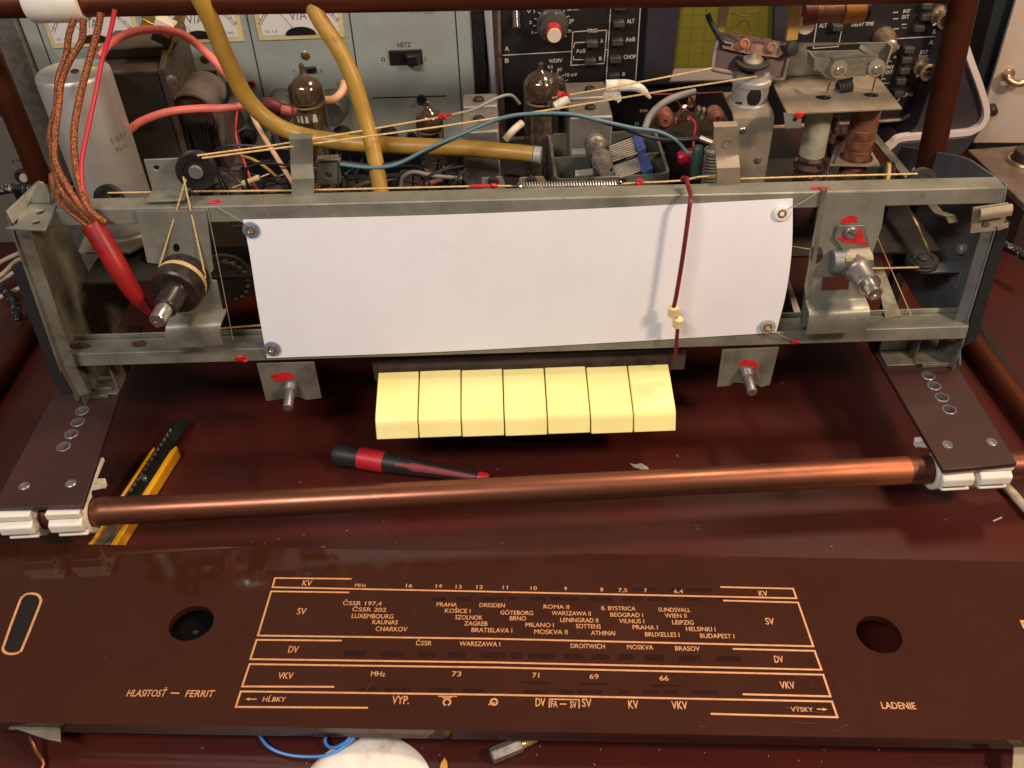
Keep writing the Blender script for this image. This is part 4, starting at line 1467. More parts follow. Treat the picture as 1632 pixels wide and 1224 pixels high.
# flat tube base rim ring visible behind the can
# tuning capacitor
tc = thing('tuning_capacitor', 'open grey tuning capacitor with fanned metal plates and blue plate edges', 'tuning capacitor')
TZ = .158
K = lambda u, v, z=TZ: at(u, v, Z=z)
A, Bb, Cc, D = K(873, 213), K(1046, 207), K(1069, 277), K(884, 287)


def wall(bb, p, q, th, z0, z1):
    d = (q - p).normalized()
    n = ZV.cross(d) * th
    bb.slab([Vector((p.x, p.y, z0)), Vector((q.x, q.y, z0)), Vector((q.x, q.y, z1)), Vector((p.x, p.y, z1))], n)


b = B()
def rrect(cs, r, n=6):
    out = []
    m = len(cs)
    for i in range(m):
        p, q, s = cs[i - 1], cs[i], cs[(i + 1) % m]
        d0, d1 = (p - q).normalized(), (s - q).normalized()
        for k in range(n + 1):
            t = k / n
            a_, c_ = q + d0 * r, q + d1 * r
            out.append((a_ * (1 - t) + q * t) * (1 - t) + (q * (1 - t) + c_ * t) * t)
    return out


ou = rrect([A, Bb, Cc, D], .006)
cen = (A + Bb + Cc + D) / 4
inn = [p + (cen - p).normalized() * .0022 for p in ou]
lowz = -.034
rows = []
for p, q in zip(ou, inn):
    rows.append([p, p + Vector((0, 0, lowz)), q + Vector((0, 0, lowz)), q])
b.grid(rows, closed_u=True, closed_v=True)
b.slab([p + Vector((0, 0, lowz)) for p in ou], (0, 0, .001))
obj('frame', b, MT['tcframe'], tc)
b = B()
wall(b, K(884, 249), K(941, 246), .0012, TZ - .026, TZ - .0012)
wall(b, K(985, 246), K(1060, 240), .0012, TZ - .026, TZ - .0012)
obj('partition', b, MT['tcframe'], tc)
b = B()
for (u0, v0, u1, v1) in ((911, 242, 933, 241), (917, 276, 945, 273)):
    for k in range(5):
        p, q = K(u0, v0 + 1.8 * k - 4, TZ - .004), K(u1, v1 + 1.8 * k - 4, TZ - .004)
        wall(b, p, q, .0004, TZ - .005, TZ - .004)
obj('fixed_plates', b, MT['plates'], tc, kind='stuff')
b = B()
for (u0, v0, u1, v1, n, du, dv) in ((966, 235, 1013, 218, 8, 2.6, 4.2), (976, 266, 1022, 250, 7, 2.2, 4.0)):
    for k in range(n):
        p, q = K(u0 + du * k * .6, v0 + dv * k * .72, TZ + .001), K(u1 + du * k * .7, v1 + dv * k * .72, TZ + .001)
        wall(b, p, q, .00034, TZ + .0002, TZ + .001)
obj('moving_plates', b, MT['plates'], tc, kind='stuff')
b = B()
for pts in ([(968, 232), (1012, 214), (1030, 236), (985, 254)], [(978, 262), (1020, 246), (1040, 268), (990, 288)]):
    b.slab([K(u, v, TZ - .0015) for u, v in pts], (0, 0, -.016))
obj('plate_gap_shade', b, MT['deck'], tc)  # dark slabs added below the plates as the shade in their gaps
for pts in ([(1008, 213), (1022, 212), (1030, 235), (1016, 240)], [(1017, 246), (1033, 244), (1041, 268), (1024, 273)]):
    b = B()
    b.slab([K(u, v, TZ + .0022) for u, v in pts], (0, 0, -.0035))
    obj('blue_edge', b, MT['bluefoil'], tc, bevel=.0004)
b = B()
p0, p1 = K(948, 229, TZ + .003), K(966, 272, TZ + .003)
d = (p1 - p0)
L = d.length
b.lathe(p0 - d.normalized() * .002, d, [(0, .0040), (.0015, .0066), (.006, .0068), (.0085, .0044), (L * .5, .0042), (L * .55, .0060), (L * .72, .0064), (L * .8, .0050), (L, .0052), (L + .004, .0046)], 24)
b.blob(p0 + d * .22 + Vector((.001, 0, .003)), (.003, .004, .003), 3, .25)
b.blob(p0 + d * .75 + Vector((-.001, 0, .003)), (.0035, .003, .003), 6, .25)
obj('rotor_shaft', b, MT['gear'], tc)
b = B()
for (u, v) in ((968, 237), (945, 250), (974, 268), (953, 276)):
    b.blob(K(u, v, TZ + .0045), (.0013, .0028, .0016), int(u), .1, 2)
obj('shaft_slot', b, MT['blackmat'], tc)
b = B()
for (u0, u1, v) in ((890, 985, 292),):
    p, q = at(880, 291, Y=.468), at(985, 281, Y=.468)
    b.slab([at(884, 300, Y=.474), at(1050, 290, Y=.474), at(1050, 312, Y=.474), at(884, 318, Y=.474)], (0, .002, 0))
    b.slab([at(948, 283, Y=.472), at(988, 281, Y=.472), at(986, 290, Y=.472), at(946, 292, Y=.472)], (0, .002, 0))
obj('front_plate', b, MT['tcframe'], tc, bevel=.0003)
# small tabs with screws before it
for lab, pts, hl in (('small pale tab with a screw on the chassis below the middle can', [(768, 284), (800, 282), (804, 290), (806, 312), (768, 313)], (786, 288)),
                     ('small grey tab with a screw left of the open tuning capacitor', [(828, 284), (866, 282), (870, 290), (872, 312), (826, 314)], (847, 287))):
    t_ = thing('screw_tab', lab, 'metal tab', 'tabs behind the top rail')
    b = B()
    b.slab([at(u, v, Y=.472) for u, v in pts], (0, .0012, 0))
    q = at(pts[-1][0] + 6, pts[-1][1], Y=.472)
    b.bx(q.x, q.x + .006, .472, .474, DK, q.z + .002)
    obj('plate', b, MT['dusty'], t_)
    b = B()
    q = at(*hl, Y=.4715)
    b.lathe(q, (0, -1, 0), [(0, .0030), (.0012, .0030), (.0018, .002)], 20)
    obj('screw', b, MT['rubber'], t_)

# compression springs with a clip (trimmer holders)
def trimmer(lab, u, v0, v1, Y, w_, m2, hole=None):
    t_ = thing('spring_trimmer', lab, 'trimmer', 'spring trimmers')
    p0, p1 = at(u, v1, Y=Y), at(u, v0, Y=Y)
    b = B()
    base = Vector((p0.x, Y, DK + .003))
    topz = p1.z
    b.coil(base, Vector((p0.x, Y, topz - .012)), w_ * .42, .0007, 9 + (topz - base.z - .012) / .0028, seg=6)
    obj('spring', b, MT['brass'] if m2 else MT['zinc2'], t_)
    b = B()
    b.lathe(Vector((p0.x, Y, DK)), ZV, [(0, w_ * .22), (topz - DK - .012, w_ * .22)], 16)
    obj('post', b, MT['bakelite'], t_)
    b = B()
    if m2:
        b.slab([at(506, 254, Y=Y - .005), at(540, 254, Y=Y - .005), at(540, 294, Y=Y - .005), at(506, 294, Y=Y - .005)], (0, .0012, 0), [[at(523.5 + 5.5 * math.cos(t * .5236), 279.5 + 5 * math.sin(t * .5236), Y=Y - .005) for t in range(12)]])
        b.slab([at(540, 256, Y=Y - .005), at(544, 250, Y=Y), at(544, 290, Y=Y), at(540, 293, Y=Y - .005)], (-.001, 0, 0))
        q = at(523, 254, Y=Y)
        b.bx(at(506, 254, Y=Y).x, at(540, 254, Y=Y).x, Y - .005, Y + .003, q.z + .0002, q.z + .0014)
    else:
        b.lathe(Vector((p0.x, Y, topz - .012)), ZV, [(0, w_ * .5), (.0015, w_ * .5), (.002, w_ * .3), (.006, w_ * .22)], 20)
    obj('clip', b, MT['zinc2'], t_, bevel=.0002)


trimmer('grey spring clip with a brass coil spring right of the left rail tab', 521, 262, 310, .470, .013, True)
trimmer('thin upright coil spring behind the right rail tab', 1132, 210, 285, .470, .011, False)

# trimmer block with ceramic coils in front of the scope
tr = thing('coil_board', 'dark coil board with brown ceramic coil bobbins below the green oscilloscope screen', 'coil board')
b = B()
q0, q1 = at(1035, 235, Y=.56), at(1165, 228, Y=.56)
zc_ = at(1100, 212, Y=.555).z
b.bx(q0.x, q1.x, .548, .590, DK, zc_)
obj('board', b, MT['bakelite'], tr, bevel=.0005)
for (u, v, r, l) in ((1058, 190, .0068, .018), (1141, 186, .0056, .018)):
    c = at(u, v + 4, Y=.548)
    b = B()
    b.lathe(c + Vector((0, .012, 0)), (0, -1, 0.12), [(0, r * .55), (l * .2, r * .55), (l * .2, r), (l * .45, r), (l * .5, r * .8), (l * .65, r * .95), (l * .8, r * .8), (l, r * .45), (l, r * .25), (l * .9, r * .2)], 24)
    obj('bobbin', b, MT['ceramic'], tr)
b = B()
for (u, v, s) in ((1085, 180, 1), (1090, 172, .8), (1112, 178, 1), (1118, 186, .7), (1098, 192, .8), (1078, 192, .7), (1122, 174, .6)):
    b.blob(at(u, v, Y=.550), (.0026 * s, .003, .0036 * s), int(u), .35, 1)
obj('solder_lugs', b, MT['solder'], tr, ang=.3)
b = B()
for pts in ([(1072, 153), (1085, 172), (1078, 195)], [(1085, 172), (1100, 180), (1108, 200), (1105, 232)], [(1112, 178), (1104, 160), (1096, 150)], [(1075, 200), (1090, 190), (1096, 185)]):
    b.tube([at(u, v, Y=.548 - .002 * i) for i, (u, v) in enumerate(pts)], .0006, 6)
obj('bare_leads', b, MT['maroon'], tr, kind='stuff')
b = B()
b.bx(at(1035, 212, Y=.5465).x, at(1165, 208, Y=.5465).x, .5455, .5475, zc_ - .0015, zc_ + .0008)
obj('edge_strip', b, MT['zinc2'], tr)
b = B()
b.lathe(at(1100, 170, Y=.556), (.1, 0, 1), [(0, .0018), (.001, .0022), (.010, .0022), (.011, .0016)], 12)
obj('resistor', b, MT['wood'], tr)

# green and red little components at the right tab
b = B()
b.lathe(at(1108, 283, Y=.475), (0, .1, 1), [(0, .0032), (.018, .0032), (.019, .0026)], 20)
single('green_capacitor', b, MT['greencap'], 'small dark green upright capacitor left of the right rail tab', 'capacitor')
b = B()
b.coil(at(1083, 252, Y=.49), at(1107, 247, Y=.49), .0038, .0008, 8, seg=6)
b.lathe(at(1080, 252, Y=.49), at(1112, 246, Y=.49) - at(1080, 252, Y=.49), [(0, .0030), (.011, .0030)], 16)
single('red_coil', b, MT['redcoil'], 'short red enamelled coil below the blue wire', 'coil')

# tall steel bracket with cup (IF strip)
sb = thing('cup_bracket', 'tall worn steel bracket carrying a bright cup, left of the pulley plate', 'bracket')
Yb = .500
x0, x1 = at(1164, 225, Y=Yb).x, at(1228, 225, Y=Yb).x
zt = at(1195, 186, Y=Yb).z
b = B()
xm = (x0 + x1) / 2
b.strip([Vector((xm, Yb, DK)), Vector((xm, Yb, zt - .006)), Vector((xm, Yb + .0012, zt - .0018)), Vector((xm, Yb + .005, zt)), Vector((xm, Yb + .032, zt + .001))], Vector((x1 - x0, 0, 0)), .0016)
b.bx(x1 - .0012, x1, Yb, Yb + .030, DK, zt - .001)
obj('strip', b, MT['dusty'], sb, bevel=.0004)
cc = at(1194, 145, Y=Yb + .020)
cc.z = zt + .001
b = B()
b.lathe(Vector((cc.x, Yb + .018, zt + .001)), ZV, [(0, .0118), (.0012, .0118), (.002, .0108), (.012, .0108), (.0125, .0116), (.0150, .0116), (.0155, .0100), (.0185, .0098)], 36)
obj('cup', b, MT['alu'], sb)
b = B()
b.blob(Vector((cc.x, Yb + .018 - .0100, zt + .0085)), (.0042, .0012, .0066), 4, 0, 3)
obj('cup_window', b, MT['black'], sb)
for (u, v, r) in ((1206, 254, .0030), (1183, 207, .0028)):
    b = B()
    b.lathe(at(u, v, Y=Yb), (0, -1, 0), [(-.002, r), (.0012, r), (.0020, r * .6)], 20)
    obj('rivet', b, MT['chrome'], sb)
b = B()
b.slab([at(1173, 178, Y=Yb + .004) + Vector((0, .004, .003)), at(1184, 178, Y=Yb + .004) + Vector((0, .004, .003)), at(1184, 175, Y=Yb + .004) + Vector((0, .004, .003)), at(1173, 175, Y=Yb + .004) + Vector((0, .004, .003))], (0, 0, .0002))
obj('slit', b, MT['ink'], sb)

# swivel tray above the cup
st = thing('swivel_tray', 'brown tray with a rusty laminate plate and round contact, above the bright cup', 'contact tray')
Yt = .520
b = B()
T = lambda u, v, dy=0: at(u, v, Y=Yt + dy)
outl = [(1150, 52), (1142, 70), (1136, 106), (1142, 112), (1180, 118), (1190, 119), (1242, 126), (1250, 120), (1258, 88), (1262, 68)]
b.slab([T(u, v, -.004 + .010 * (126 - v) / 70) for u, v in outl], (0, .0015, -.0006))
obj('tray', b, MT['darkbrown'], st, bevel=.0004)
b = B()
rim = [T(u, v, -.0050 + .010 * (126 - v) / 70) for u, v in [(1149, 50), (1142, 70), (1136, 106), (1143, 112), (1180, 118), (1241, 126), (1250, 119), (1258, 88), (1263, 66)]]
b.tube(rim, .0014, 8, n=3)
obj('rim', b, MT['bell'], st)
b = B()
pl = [(1151, 62), (1168, 70), (1182, 68), (1190, 60), (1196, 70), (1228, 74), (1233, 66), (1240, 70), (1248, 86), (1240, 92), (1192, 86), (1152, 77)]
b.slab([T(u, v, -.0065 + .010 * (126 - v) / 70) for u, v in pl], (0, .0012, 0))
obj('laminate', b, MT['pertinax'], st)
for (u, v) in ((1186, 70), (1229, 76)):
    b = B()
    q = T(u, v, -.0005)
    b.lathe(q, (0, -1, .5), [(0, .0030), (.002, .0030), (.0024, .0018), (.0016, .0014)], 18)
    obj('eyelet', b, MT['pertinax'], st)
q = T(1199, 99, -.003)
b = B()
b.lathe(q, (0, -.2, .98), [(0, .0100), (.0016, .0100), (.0018, .0080), (.001, .0076)], 36)
obj('contact_ring', b, MT['rubber'], st)
b = B()
b.lathe(q, (0, -.2, .98), [(0, .0060), (.0022, .0058), (.0032, .0030), (.0060, .0010)], 30)
obj('contact', b, MT['anode'], st)
b = B()
rg = random.Random(2)
for pts in ([(1172, 44), (1185, 32), (1194, 40), (1197, 62), (1196, 88)], [(1170, 50), (1184, 57), (1190, 60)], [(1196, 88), (1208, 65), (1225, 62), (1232, 66)], [(1166, 20), (1190, 26), (1212, 18)]):
    b.tube([T(u, v, -.003 + .010 * (126 - v) / 70 - .006) for u, v in pts], .0003, 5)
obj('fine_wires', b, MT['maroon'], st, kind='stuff')
for lab, pts, m_ in (('pale upright strip holding the brown tray on its left', [(1148, 4), (1166, 4), (1154, 52), (1142, 52)], 'wood'),
                     ('mustard coloured upright strip holding the brown tray on its right', [(1260, 0), (1280, 0), (1271, 64), (1253, 66)], 'woodyel')):
    b = B()
    b.slab([T(u, v, .001) for u, v in pts], (0, .003, 0))
    b.slab([T(pts[0][0] + 0, -14, .001), T(pts[1][0] + 2, -14, .001), T(pts[1][0], pts[1][1] + 1, .001), T(pts[0][0], pts[0][1] + 1, .001)], (0, .003, 0))
    single('support_strip', b, MT[m_], lab, 'strip', bevel=.0004)
b = B()
b.tube([T(1128, 22, -.004), T(1132, 34, -.005), T(1142, 52, -.006), T(1152, 66, -.006), T(1165, 70, -.006)], .0016, 8)
single('black_lead', b, MT['black_wire'], 'short black lead hooked to the left side of the brown tray', 'wire')
b = B()
q = T(1259, 77, -.002)
b.lathe(q, (.4, -1, .2), [(0, .0042), (.003, .0042), (.0035, .003)], 20)
single('rubber_grommet', b, MT['rubber'], 'black rubber grommet on the right edge of the brown tray', 'grommet')

# ferrite rod aerial
fr = thing('ferrite_aerial', 'ferrite rod aerial with maroon and amber windings just under the top pipe', 'aerial')
p0, p1 = at(1278, 22, Y=.53), at(1384, 16, Y=.53)
d = (p1 - p0)
L = d.length
for nm, m_, a_, e_, r in (('maroon_sleeve', 'maroon', 0, .20, .0072), ('copper_winding', 'winding', .18, .62, .0058), ('amber_winding', 'orangecoil', .60, .93, .0070), ('rod', 'rubber', .92, 1.0, .0060)):
    b = B()
    b.lathe(p0 + d * a_, d, [(0, r * .9), (.0006, r), (L * (e_ - a_) - .0006, r), (L * (e_ - a_), r * .9)], 24)
    obj(nm, b, MT[m_], fr)
b = B()
b.lathe(at(1284, 40, Y=.526), (-.2, -1, .25), [(0, .0052), (.001, .0050)], 24)
obj('end_cap', b, MT['ivory'], fr)

# pulley plate bracket
pb_ = thing('pulley_plate', 'dusty steel shelf plate with an upright back and two small rollers, at the right', 'bracket')
PZt = at(1330, 150, Y=.50).z
G = lambda u, v, z=0: at(u, v, Z=PZt + z)
b = B()
b.slab([G(1228, 124), G(1396, 118), G(1438, 172), G(1255, 180)], (0, 0, -.0012), [circ(G(1312, 154), .0046, 24), circ(G(1388, 150), .0044, 24)])
yv = G(1228, 124).y
obj('shelf', b, MT['dusty'], pb_, bevel=.0002)
b = B()
yy = G(1310, 121).y
b.slab([at(1232, 122, Y=yy), at(1408, 118, Y=yy), at(1414, 68, Y=yy), at(1238, 69, Y=yy)], (0, .0012, 0), [[at(u, v, Y=yy) for u, v in ((1286, 74), (1370, 70), (1376, 76), (1372, 80), (1292, 82), (1285, 79))]])
b.slab([at(1406, 118, Y=yy), at(1414, 68, Y=yy), at(1421, 75, Y=yy - .006), at(1404, 124, Y=yy - .010)], (.0012, 0, 0))
obj('back', b, MT['zinc2'], pb_, bevel=.0002)
b = B()
b.slab([G(1250, 181) + Vector((0, .0006, -.0004)), G(1278, 180) + Vector((0, .0006, -.0004)), at(1277, 204, Y=G(1260, 180).y + .0004), at(1252, 205, Y=G(1260, 180).y + .0004)], (0, .0012, 0), [[at(1267 + 4 * math.cos(t * .6283), 191 + 4 * math.sin(t * .6283), Y=G(1260, 180).y + .0004) for t in range(10)]])
obj('tab', b, MT['zinc'], pb_)
b = B()
b.blob(at(1274, 183, Y=G(1260, 180).y - .0004), (.0025, .0007, .0020), 3, .3)
obj('lacquer_dab', b, MT['lacquer'], pb_)
# roller link
yl = G(1330, 150).y - .001
b = B()
lk = lambda u, v, dy=0: at(u, v, Y=yl + dy)
b.slab([lk(1328, 96), lk(1400, 92), lk(1401, 99), lk(1329, 105)], (0, .006, .0003))
b.slab([lk(1345, 106), lk(1384, 104), lk(1381, 121), lk(1348, 123)], (0, .0012, 0))
b.slab([lk(1298, 91, .004), lk(1330, 96, .002), lk(1344, 112, 0), (lk(1330, 126, 0)), lk(1318, 125, 0), lk(1300, 110, .003)], (0, .0012, 0))
b.slab([lk(1287, 80, .012), lk(1298, 94, .004), lk(1297, 112, .003), lk(1286, 100, .012)], (.0012, 0, 0))
b.slab([lk(1368, 80, .012), lk(1384, 90, .004), lk(1400, 92, .002), lk(1371, 74, .012)], (0, 0, .0012))
obj('link', b, MT['zinc2'], pb_, bevel=.0002)
for (u, v) in ((1337, 111), (1397, 109)):
    q = lk(u, v, -.0008)
    b = B()
    b.lathe(q, (.06, -1, .05), [(-.003, .0050), (0, .0050), (.0004, .0046)], 28)
    ro = obj('roller', b, MT['dusty'], pb_)
    b = B()
    b.lathe(q, (.06, -1, .05), [(0, .0023), (.0022, .0023), (.0025, .0019)], 20)
    obj('pin', b, MT['chrome'], ro)
b = B()
b.tube([lk(1324, 127, -.001), G(1315, 156, -.004)], .0006, 8, smooth=False)
b.tube([lk(1396, 121, -.001), G(1388, 154, -.004)], .0006, 8, smooth=False)
obj('guide_rods', b, MT['chrome'], pb_, kind='stuff')
b = B()
b.coil(G(1335, 140, .002), G(1357, 135, .003), .0036, .0009, 5, seg=6)
obj('spring', b, MT['rubber'], pb_)
# coil formers hanging from the plate
for lab, m_, wm, q, r, z0, cu in (('pale green coil former tube under the shelf plate, its lower half wound brown', 'former', 'winding', G(1312, 154), .0075, DK, .45),
                                  ('copper wound coil former tube under the right end of the shelf plate', 'former', 'winding', G(1388, 150), .0075, DK, 1)):
    t_ = thing('coil_former', lab, 'coil', 'coil former tubes')
    b = B()
    zt_ = PZt - .0014
    q = Vector((q.x, q.y, 0))
    b.lathe(q, ZV, [(z0, r), (zt_ - .004, r), (zt_ - .004, r * .84), (z0 + .01, r * .84)], 28, cap=False)
    obj('tube', b, MT['former'], t_)
    b = B()
    if cu < 1:
        zw = at(1288, 246, Y=q.y).z
        b.lathe(q, ZV, [(z0 + .001, r + .0008), (zw - .010, r + .0010), (zw - .007, r + .0022), (zw - .004, r + .0010), (zw - .002, r + .0018), (zw, r)], 28)
        rr_ = random.Random(5)
        for k in range(14):
            a_ = rr_.uniform(3.3, 6.1)
            b.blob(q + Vector((math.cos(a_) * (r + .001), math.sin(a_) * (r + .001), rr_.uniform(zw - .016, zw))), (.0022, .0016, .0018), k, .4, 1)
    else:
        zz = PZt - .008
        pf = [(z0 + .022, r)]
        k = z0 + .0225
        while k < zz:
            pf += [(k, r + .0006), (k + .0052, r + .0007), (k + .0056, r + .0001), (k + .0062, r + .0001)]
            k += .0066
        b.lathe(q, ZV, pf, 28)
    obj('winding', b, MT['winding'] if cu == 1 else MT['wax'], t_)
b = B()
SZ = at(1365, 250, Y=G(1388, 150).y).z
S_ = lambda u, v: at(u, v, Z=SZ)
q = G(1388, 150)
b.slab([S_(1322, 262), S_(1404, 264), S_(1382, 228), S_(1330, 232)], (0, 0, -.0012), [circ(Vector((q.x, q.y, SZ)), .0098, 26)])
b.slab([S_(1322, 262), S_(1330, 232), at(1318, 290, X=S_(1322, 262).x), Vector((S_(1322, 262).x, S_(1322, 262).y, DK))], (.0012, 0, 0))
single('coil_shelf', b, MT['dusty'], 'small dusty steel shelf with a hole round the copper wound coil', 'bracket', bevel=.0002)
b = B()
rg = random.Random(21)
for k in range(26):
    b.blob(at(rg.uniform(1318, 1346), rg.uniform(185, 250), Y=.515 + rg.uniform(0, .02)), (.0022, .0022, .0026), k, .4, 1)
single('wax_lump', b, MT['wax'], 'dark lumpy waxed component between the two coil formers', 'component')

# dark small parts deep behind the rail
cl = random.Random(33)
for lab, u, v, Y, r, h, m_ in (('short grey upright capacitor right of the lower yellow tubing', 555, 290, .50, .006, .02, 'greyfibre'),
                               ('small light grey valve base just left of the middle can', 726, 292, .478, .0034, .018, 'former'),
                               ('dark round potentiometer can below the pink wire end', 355, 250, .55, .012, .028, 'bell'),
                               ('brown waxed capacitor standing behind the left S-shaped tab', 425, 275, .52, .008, .026, 'wax'),
                               ('brown waxed capacitor standing below the horizontal yellow tubing', 655, 285, .53, .008, .02, 'wax')):
    q = at(u, v, Y=Y)
    b = B()
    b.lathe(Vector((q.x, Y, DK)), ZV, [(0, r), (h * .3, r), (h * .32, r * 1.1), (h * .5, r * 1.1), (h * .52, r), (h - .001, r), (h, r * .8), (h, r * .3)], 24)
    single('upright_capacitor', b, MT[m_], lab, 'capacitor')
# wave switch wafer seen through the left opening
ws = thing('wave_switch', 'grey-brown rotary switch wafer seen through the gap left of the sheet', 'rotary switch')
q = at(360, 445, Y=.462)
b = B()
b.lathe(q, (.15, -1, .1), [(-.002, .0165), (0, .0165), (.0004, .0160), (.0004, .012), (.001, .0118), (.001, .004)], 36)
obj('wafer', b, MT['knobgreen'], ws)
b = B()
for k in range(9):
    a = -1.3 + k * .33
    b.box(q + Vector((math.cos(a) * .0138, -.0016, math.sin(a) * .0138)), (.0026, .0012, .0022))
obj('contacts', b, MT['solder'], ws, kind='stuff')
b = B()
b.bx(q.x + .012, q.x + .02, q.y + .006, q.y + .02, 0.10, .112 - .002)
obj('stem', b, MT['blackmat'], ws)
b = B()
q2 = at(388, 372, Y=.468)
b.bx(q2.x - .020, q2.x + .018, .468, .490, q2.z - .009, q2.z + .012)
b.bx(q2.x - .006, q2.x + .004, .4672, .469, q2.z - .004, q2.z + .006)
single('audio_transformer', b, MT['dusty'], 'small dusty output transformer block behind the sheet\'s upper left corner', 'transformer', bevel=.0008)

# edge-on drum with cord behind the right upright
dr = thing('cord_drum', 'edge-on dark cord drum behind the right upright plate', 'cord drum')
q = at(1406, 300, Y=.475)
b = B()
b.lathe(q + Vector((-.003, 0, -.004)), (1, -.35, 0), [(0, .019), (.001, .0200), (.0025, .0186), (.0045, .0186), (.006, .0200), (.007, .019)], 44)
obj('drum', b, MT['bakelite'], dr)
b = B()
for k in (0.0031, .0040):
    b.lathe(q + Vector((-.003, 0, -.004)), (1, -.35, 0), [(k - .0005, .0186), (k, .0193), (k + .0005, .0186)], 44, cap=False)
obj('cord_turns', b, MT['cream'], dr)

# pulleys
def pulley(lab, c, ax, r, th, m_='black', hub=True, kids=True):
    t_ = thing('cord_pulley', lab, 'pulley', 'drive cord pulleys')
    b = B()
    b.lathe(c, ax, [(-th, r * .94), (-th * .8, r), (-th * .65, r), (-th * .45, r * .86), (-th * .25, r), (-th * .08, r), (0, r * .95), (0, r * .62), (-th * .12, r * .58), (-th * .12, r * .3)], 40)
    obj('wheel', b, MT[m_], t_)
    b = B()
    b.lathe(c, ax, [(-th - .003, r * .36), (th * .14, r * .36), (th * .25, r * .30)], 28)
    obj('hub', b, MT['steelgrey'] if hub else MT[m_], t_)


pulley('black grooved pulley on the grey bracket beside the capacitor can', at(312, 274, Y=.4385), (.15, -1, .08), .0105, .0062)
pulley('black pulley lying flat on the arm inside the right side panel', at(1471, 411, Z=.112), (0, -.05, 1), .0092, .0048, 'rubber', False)
pulley('black pulley half hidden behind the top rail at the far right', at(1470, 292, Y=.447), (.1, -1, .3), .0085, .004, 'rubber', False)
pulley('black pulley half hidden behind the top rail at the far left', at(172, 319, Y=.450), (-.1, -1, .3), .0085, .004, 'rubber', False)
b = B()
b.bx(at(1471, 411, Z=.112).x - .002, .2716, at(1471, 411, Z=.112).y - .006, at(1471, 411, Z=.112).y + .004, .1045, .1058)
b.bx(.2702, .2716, at(1471, 411, Z=.112).y - .006, at(1471, 411, Z=.112).y + .004, .092, .1045)
obj('pulley_arm', b, MT['zincblue'], ch, bevel=.0003)
b = B()
b.lathe(Vector((.2716, .449, .1165)), (-1, -.2, 0), [(0, .0032), (.003, .0032), (.004, .002)], 20)
obj('panel_rivet', b, MT['zinc'], ch)
# stays running back
b = B()
p, q = at(1388, 210, Y=.56), at(1496, 338, Y=.446)
wv = Vector((.010, .002, 0))
b.strip([p, q, q + Vector((.006, -.003, -.001)), q + Vector((.0085, -.004, -.005))], wv * .55, .0012)
obj('upper_stay', b, MT['zinc2'], ch)
b = B()
p, q = at(1392, 418, Y=.46), at(1432, 505, Y=.428)
b.slab([p, at(1404, 416, Y=.46), at(1437, 503, Y=.429), at(1411, 507, Y=.429)], (0, 0, -.0012))
obj('side_stay', b, MT['zinc2'], ch)
b = B()
p = at(1276, 468, Y=.45)
b.slab([at(1250, 440, Y=.47), at(1256, 440, Y=.47), at(1284, 520, Y=.432), at(1272, 522, Y=.432)], (0, 0, -.0012))
obj('side_stay', b, MT['zinc2'], ch)
# ================================================================== tubing, wires and drive cord
def wire(name, lab, cat, m_, pts, r, group=None, seg=12, n=6):
    """pts: (u, v, Y)"""
    b = B()
    b.tube([at(u, v, Y=y) if not isinstance(u, Vector) else u for u, v, y in pts], r, seg, n)
    return single(name, b, MT[m_], lab, cat, group)


# yellow tubing
wire('yellow_tubing', 'thick yellow tubing sweeping from upper left across to a cut end by the capacitor', 'tubing', 'yellow',
     [(305, -30, .49), (335, 30, .495), (362, 95, .50), (398, 163, .505), (455, 207, .505), (540, 226, .50), (640, 232, .497), (740, 236, .495), (812, 242, .49), (850, 246, .487)], .0049, 'yellow tubing', 16)
b = B()
e0, e1 = at(851, 246, Y=.4869), at(862, 247.5, Y=.486)
b.lathe(e0, e1 - e0, [(0, .0050), ((e1 - e0).length, .0050), ((e1 - e0).length, .0036)], 20)
single('grey_end_sleeve', b, MT['greyfibre'], 'grey end piece on the cut end of the yellow tubing', 'sleeve')
wire('yellow_tubing', 'yellow tubing hanging straight down between the two left glass tubes', 'tubing', 'yellow',
     [(478, -40, .50), (506, 25, .495), (538, 75, .490), (562, 125, .485), (582, 190, .480), (596, 245, .472), (606, 300, .465), (616, 350, .46)], .0046, 'yellow tubing', 16)
# copper braided leads
BR = 'copper braided leads'
wire('braided_lead', 'copper braided lead, leftmost, bowing out over the capacitor can', 'braided lead', 'braid', [(118, 30, .485), (110, 55, .482), (105, 90, .478), (93, 125, .472), (90, 170, .465), (80, 210, .455), (84, 250, .445), (92, 285, .435), (104, 312, .428), (150, 360, fp(150, 360, .006).y)], .0018, BR, 10)
wire('braided_lead', 'copper braided lead twisting with the leftmost one over the can', 'braided lead', 'braid', [(133, 30, .483), (130, 65, .480), (112, 95, .475), (98, 130, .470), (94, 165, .462), (88, 215, .450), (88, 258, .440), (108, 298, .430), (130, 330, .424), (160, 358, fp(160, 358, .007).y)], .0018, BR, 10)
wire('braided_lead', 'third copper braided lead, running down the middle of the can', 'braided lead', 'braid', [(161, 20, .486), (154, 55, .482), (140, 105, .474), (126, 160, .464), (118, 210, .452), (120, 260, .440), (130, 305, .429), (143, 335, .423), (168, 355, fp(168, 355, .008).y)], .0019, BR, 10)
wire('braided_lead', 'short copper braid end at the corner bracket, left of the others', 'braided lead', 'braid', [(82, 278, .447), (84, 300, .440), (96, 322, .432), (112, 338, .428), (142, 362, fp(142, 362, .006).y)], .0015, BR, 10)
wire('red_wire', 'thin red wire running down over the right side of the capacitor can', 'wire', 'redwire', [(183, 15, .486), (176, 50, .482), (163, 95, .475), (152, 150, .464), (138, 215, .450), (130, 260, .440), (133, 305, .429), (150, 345, .424)], .0013, None, 8)
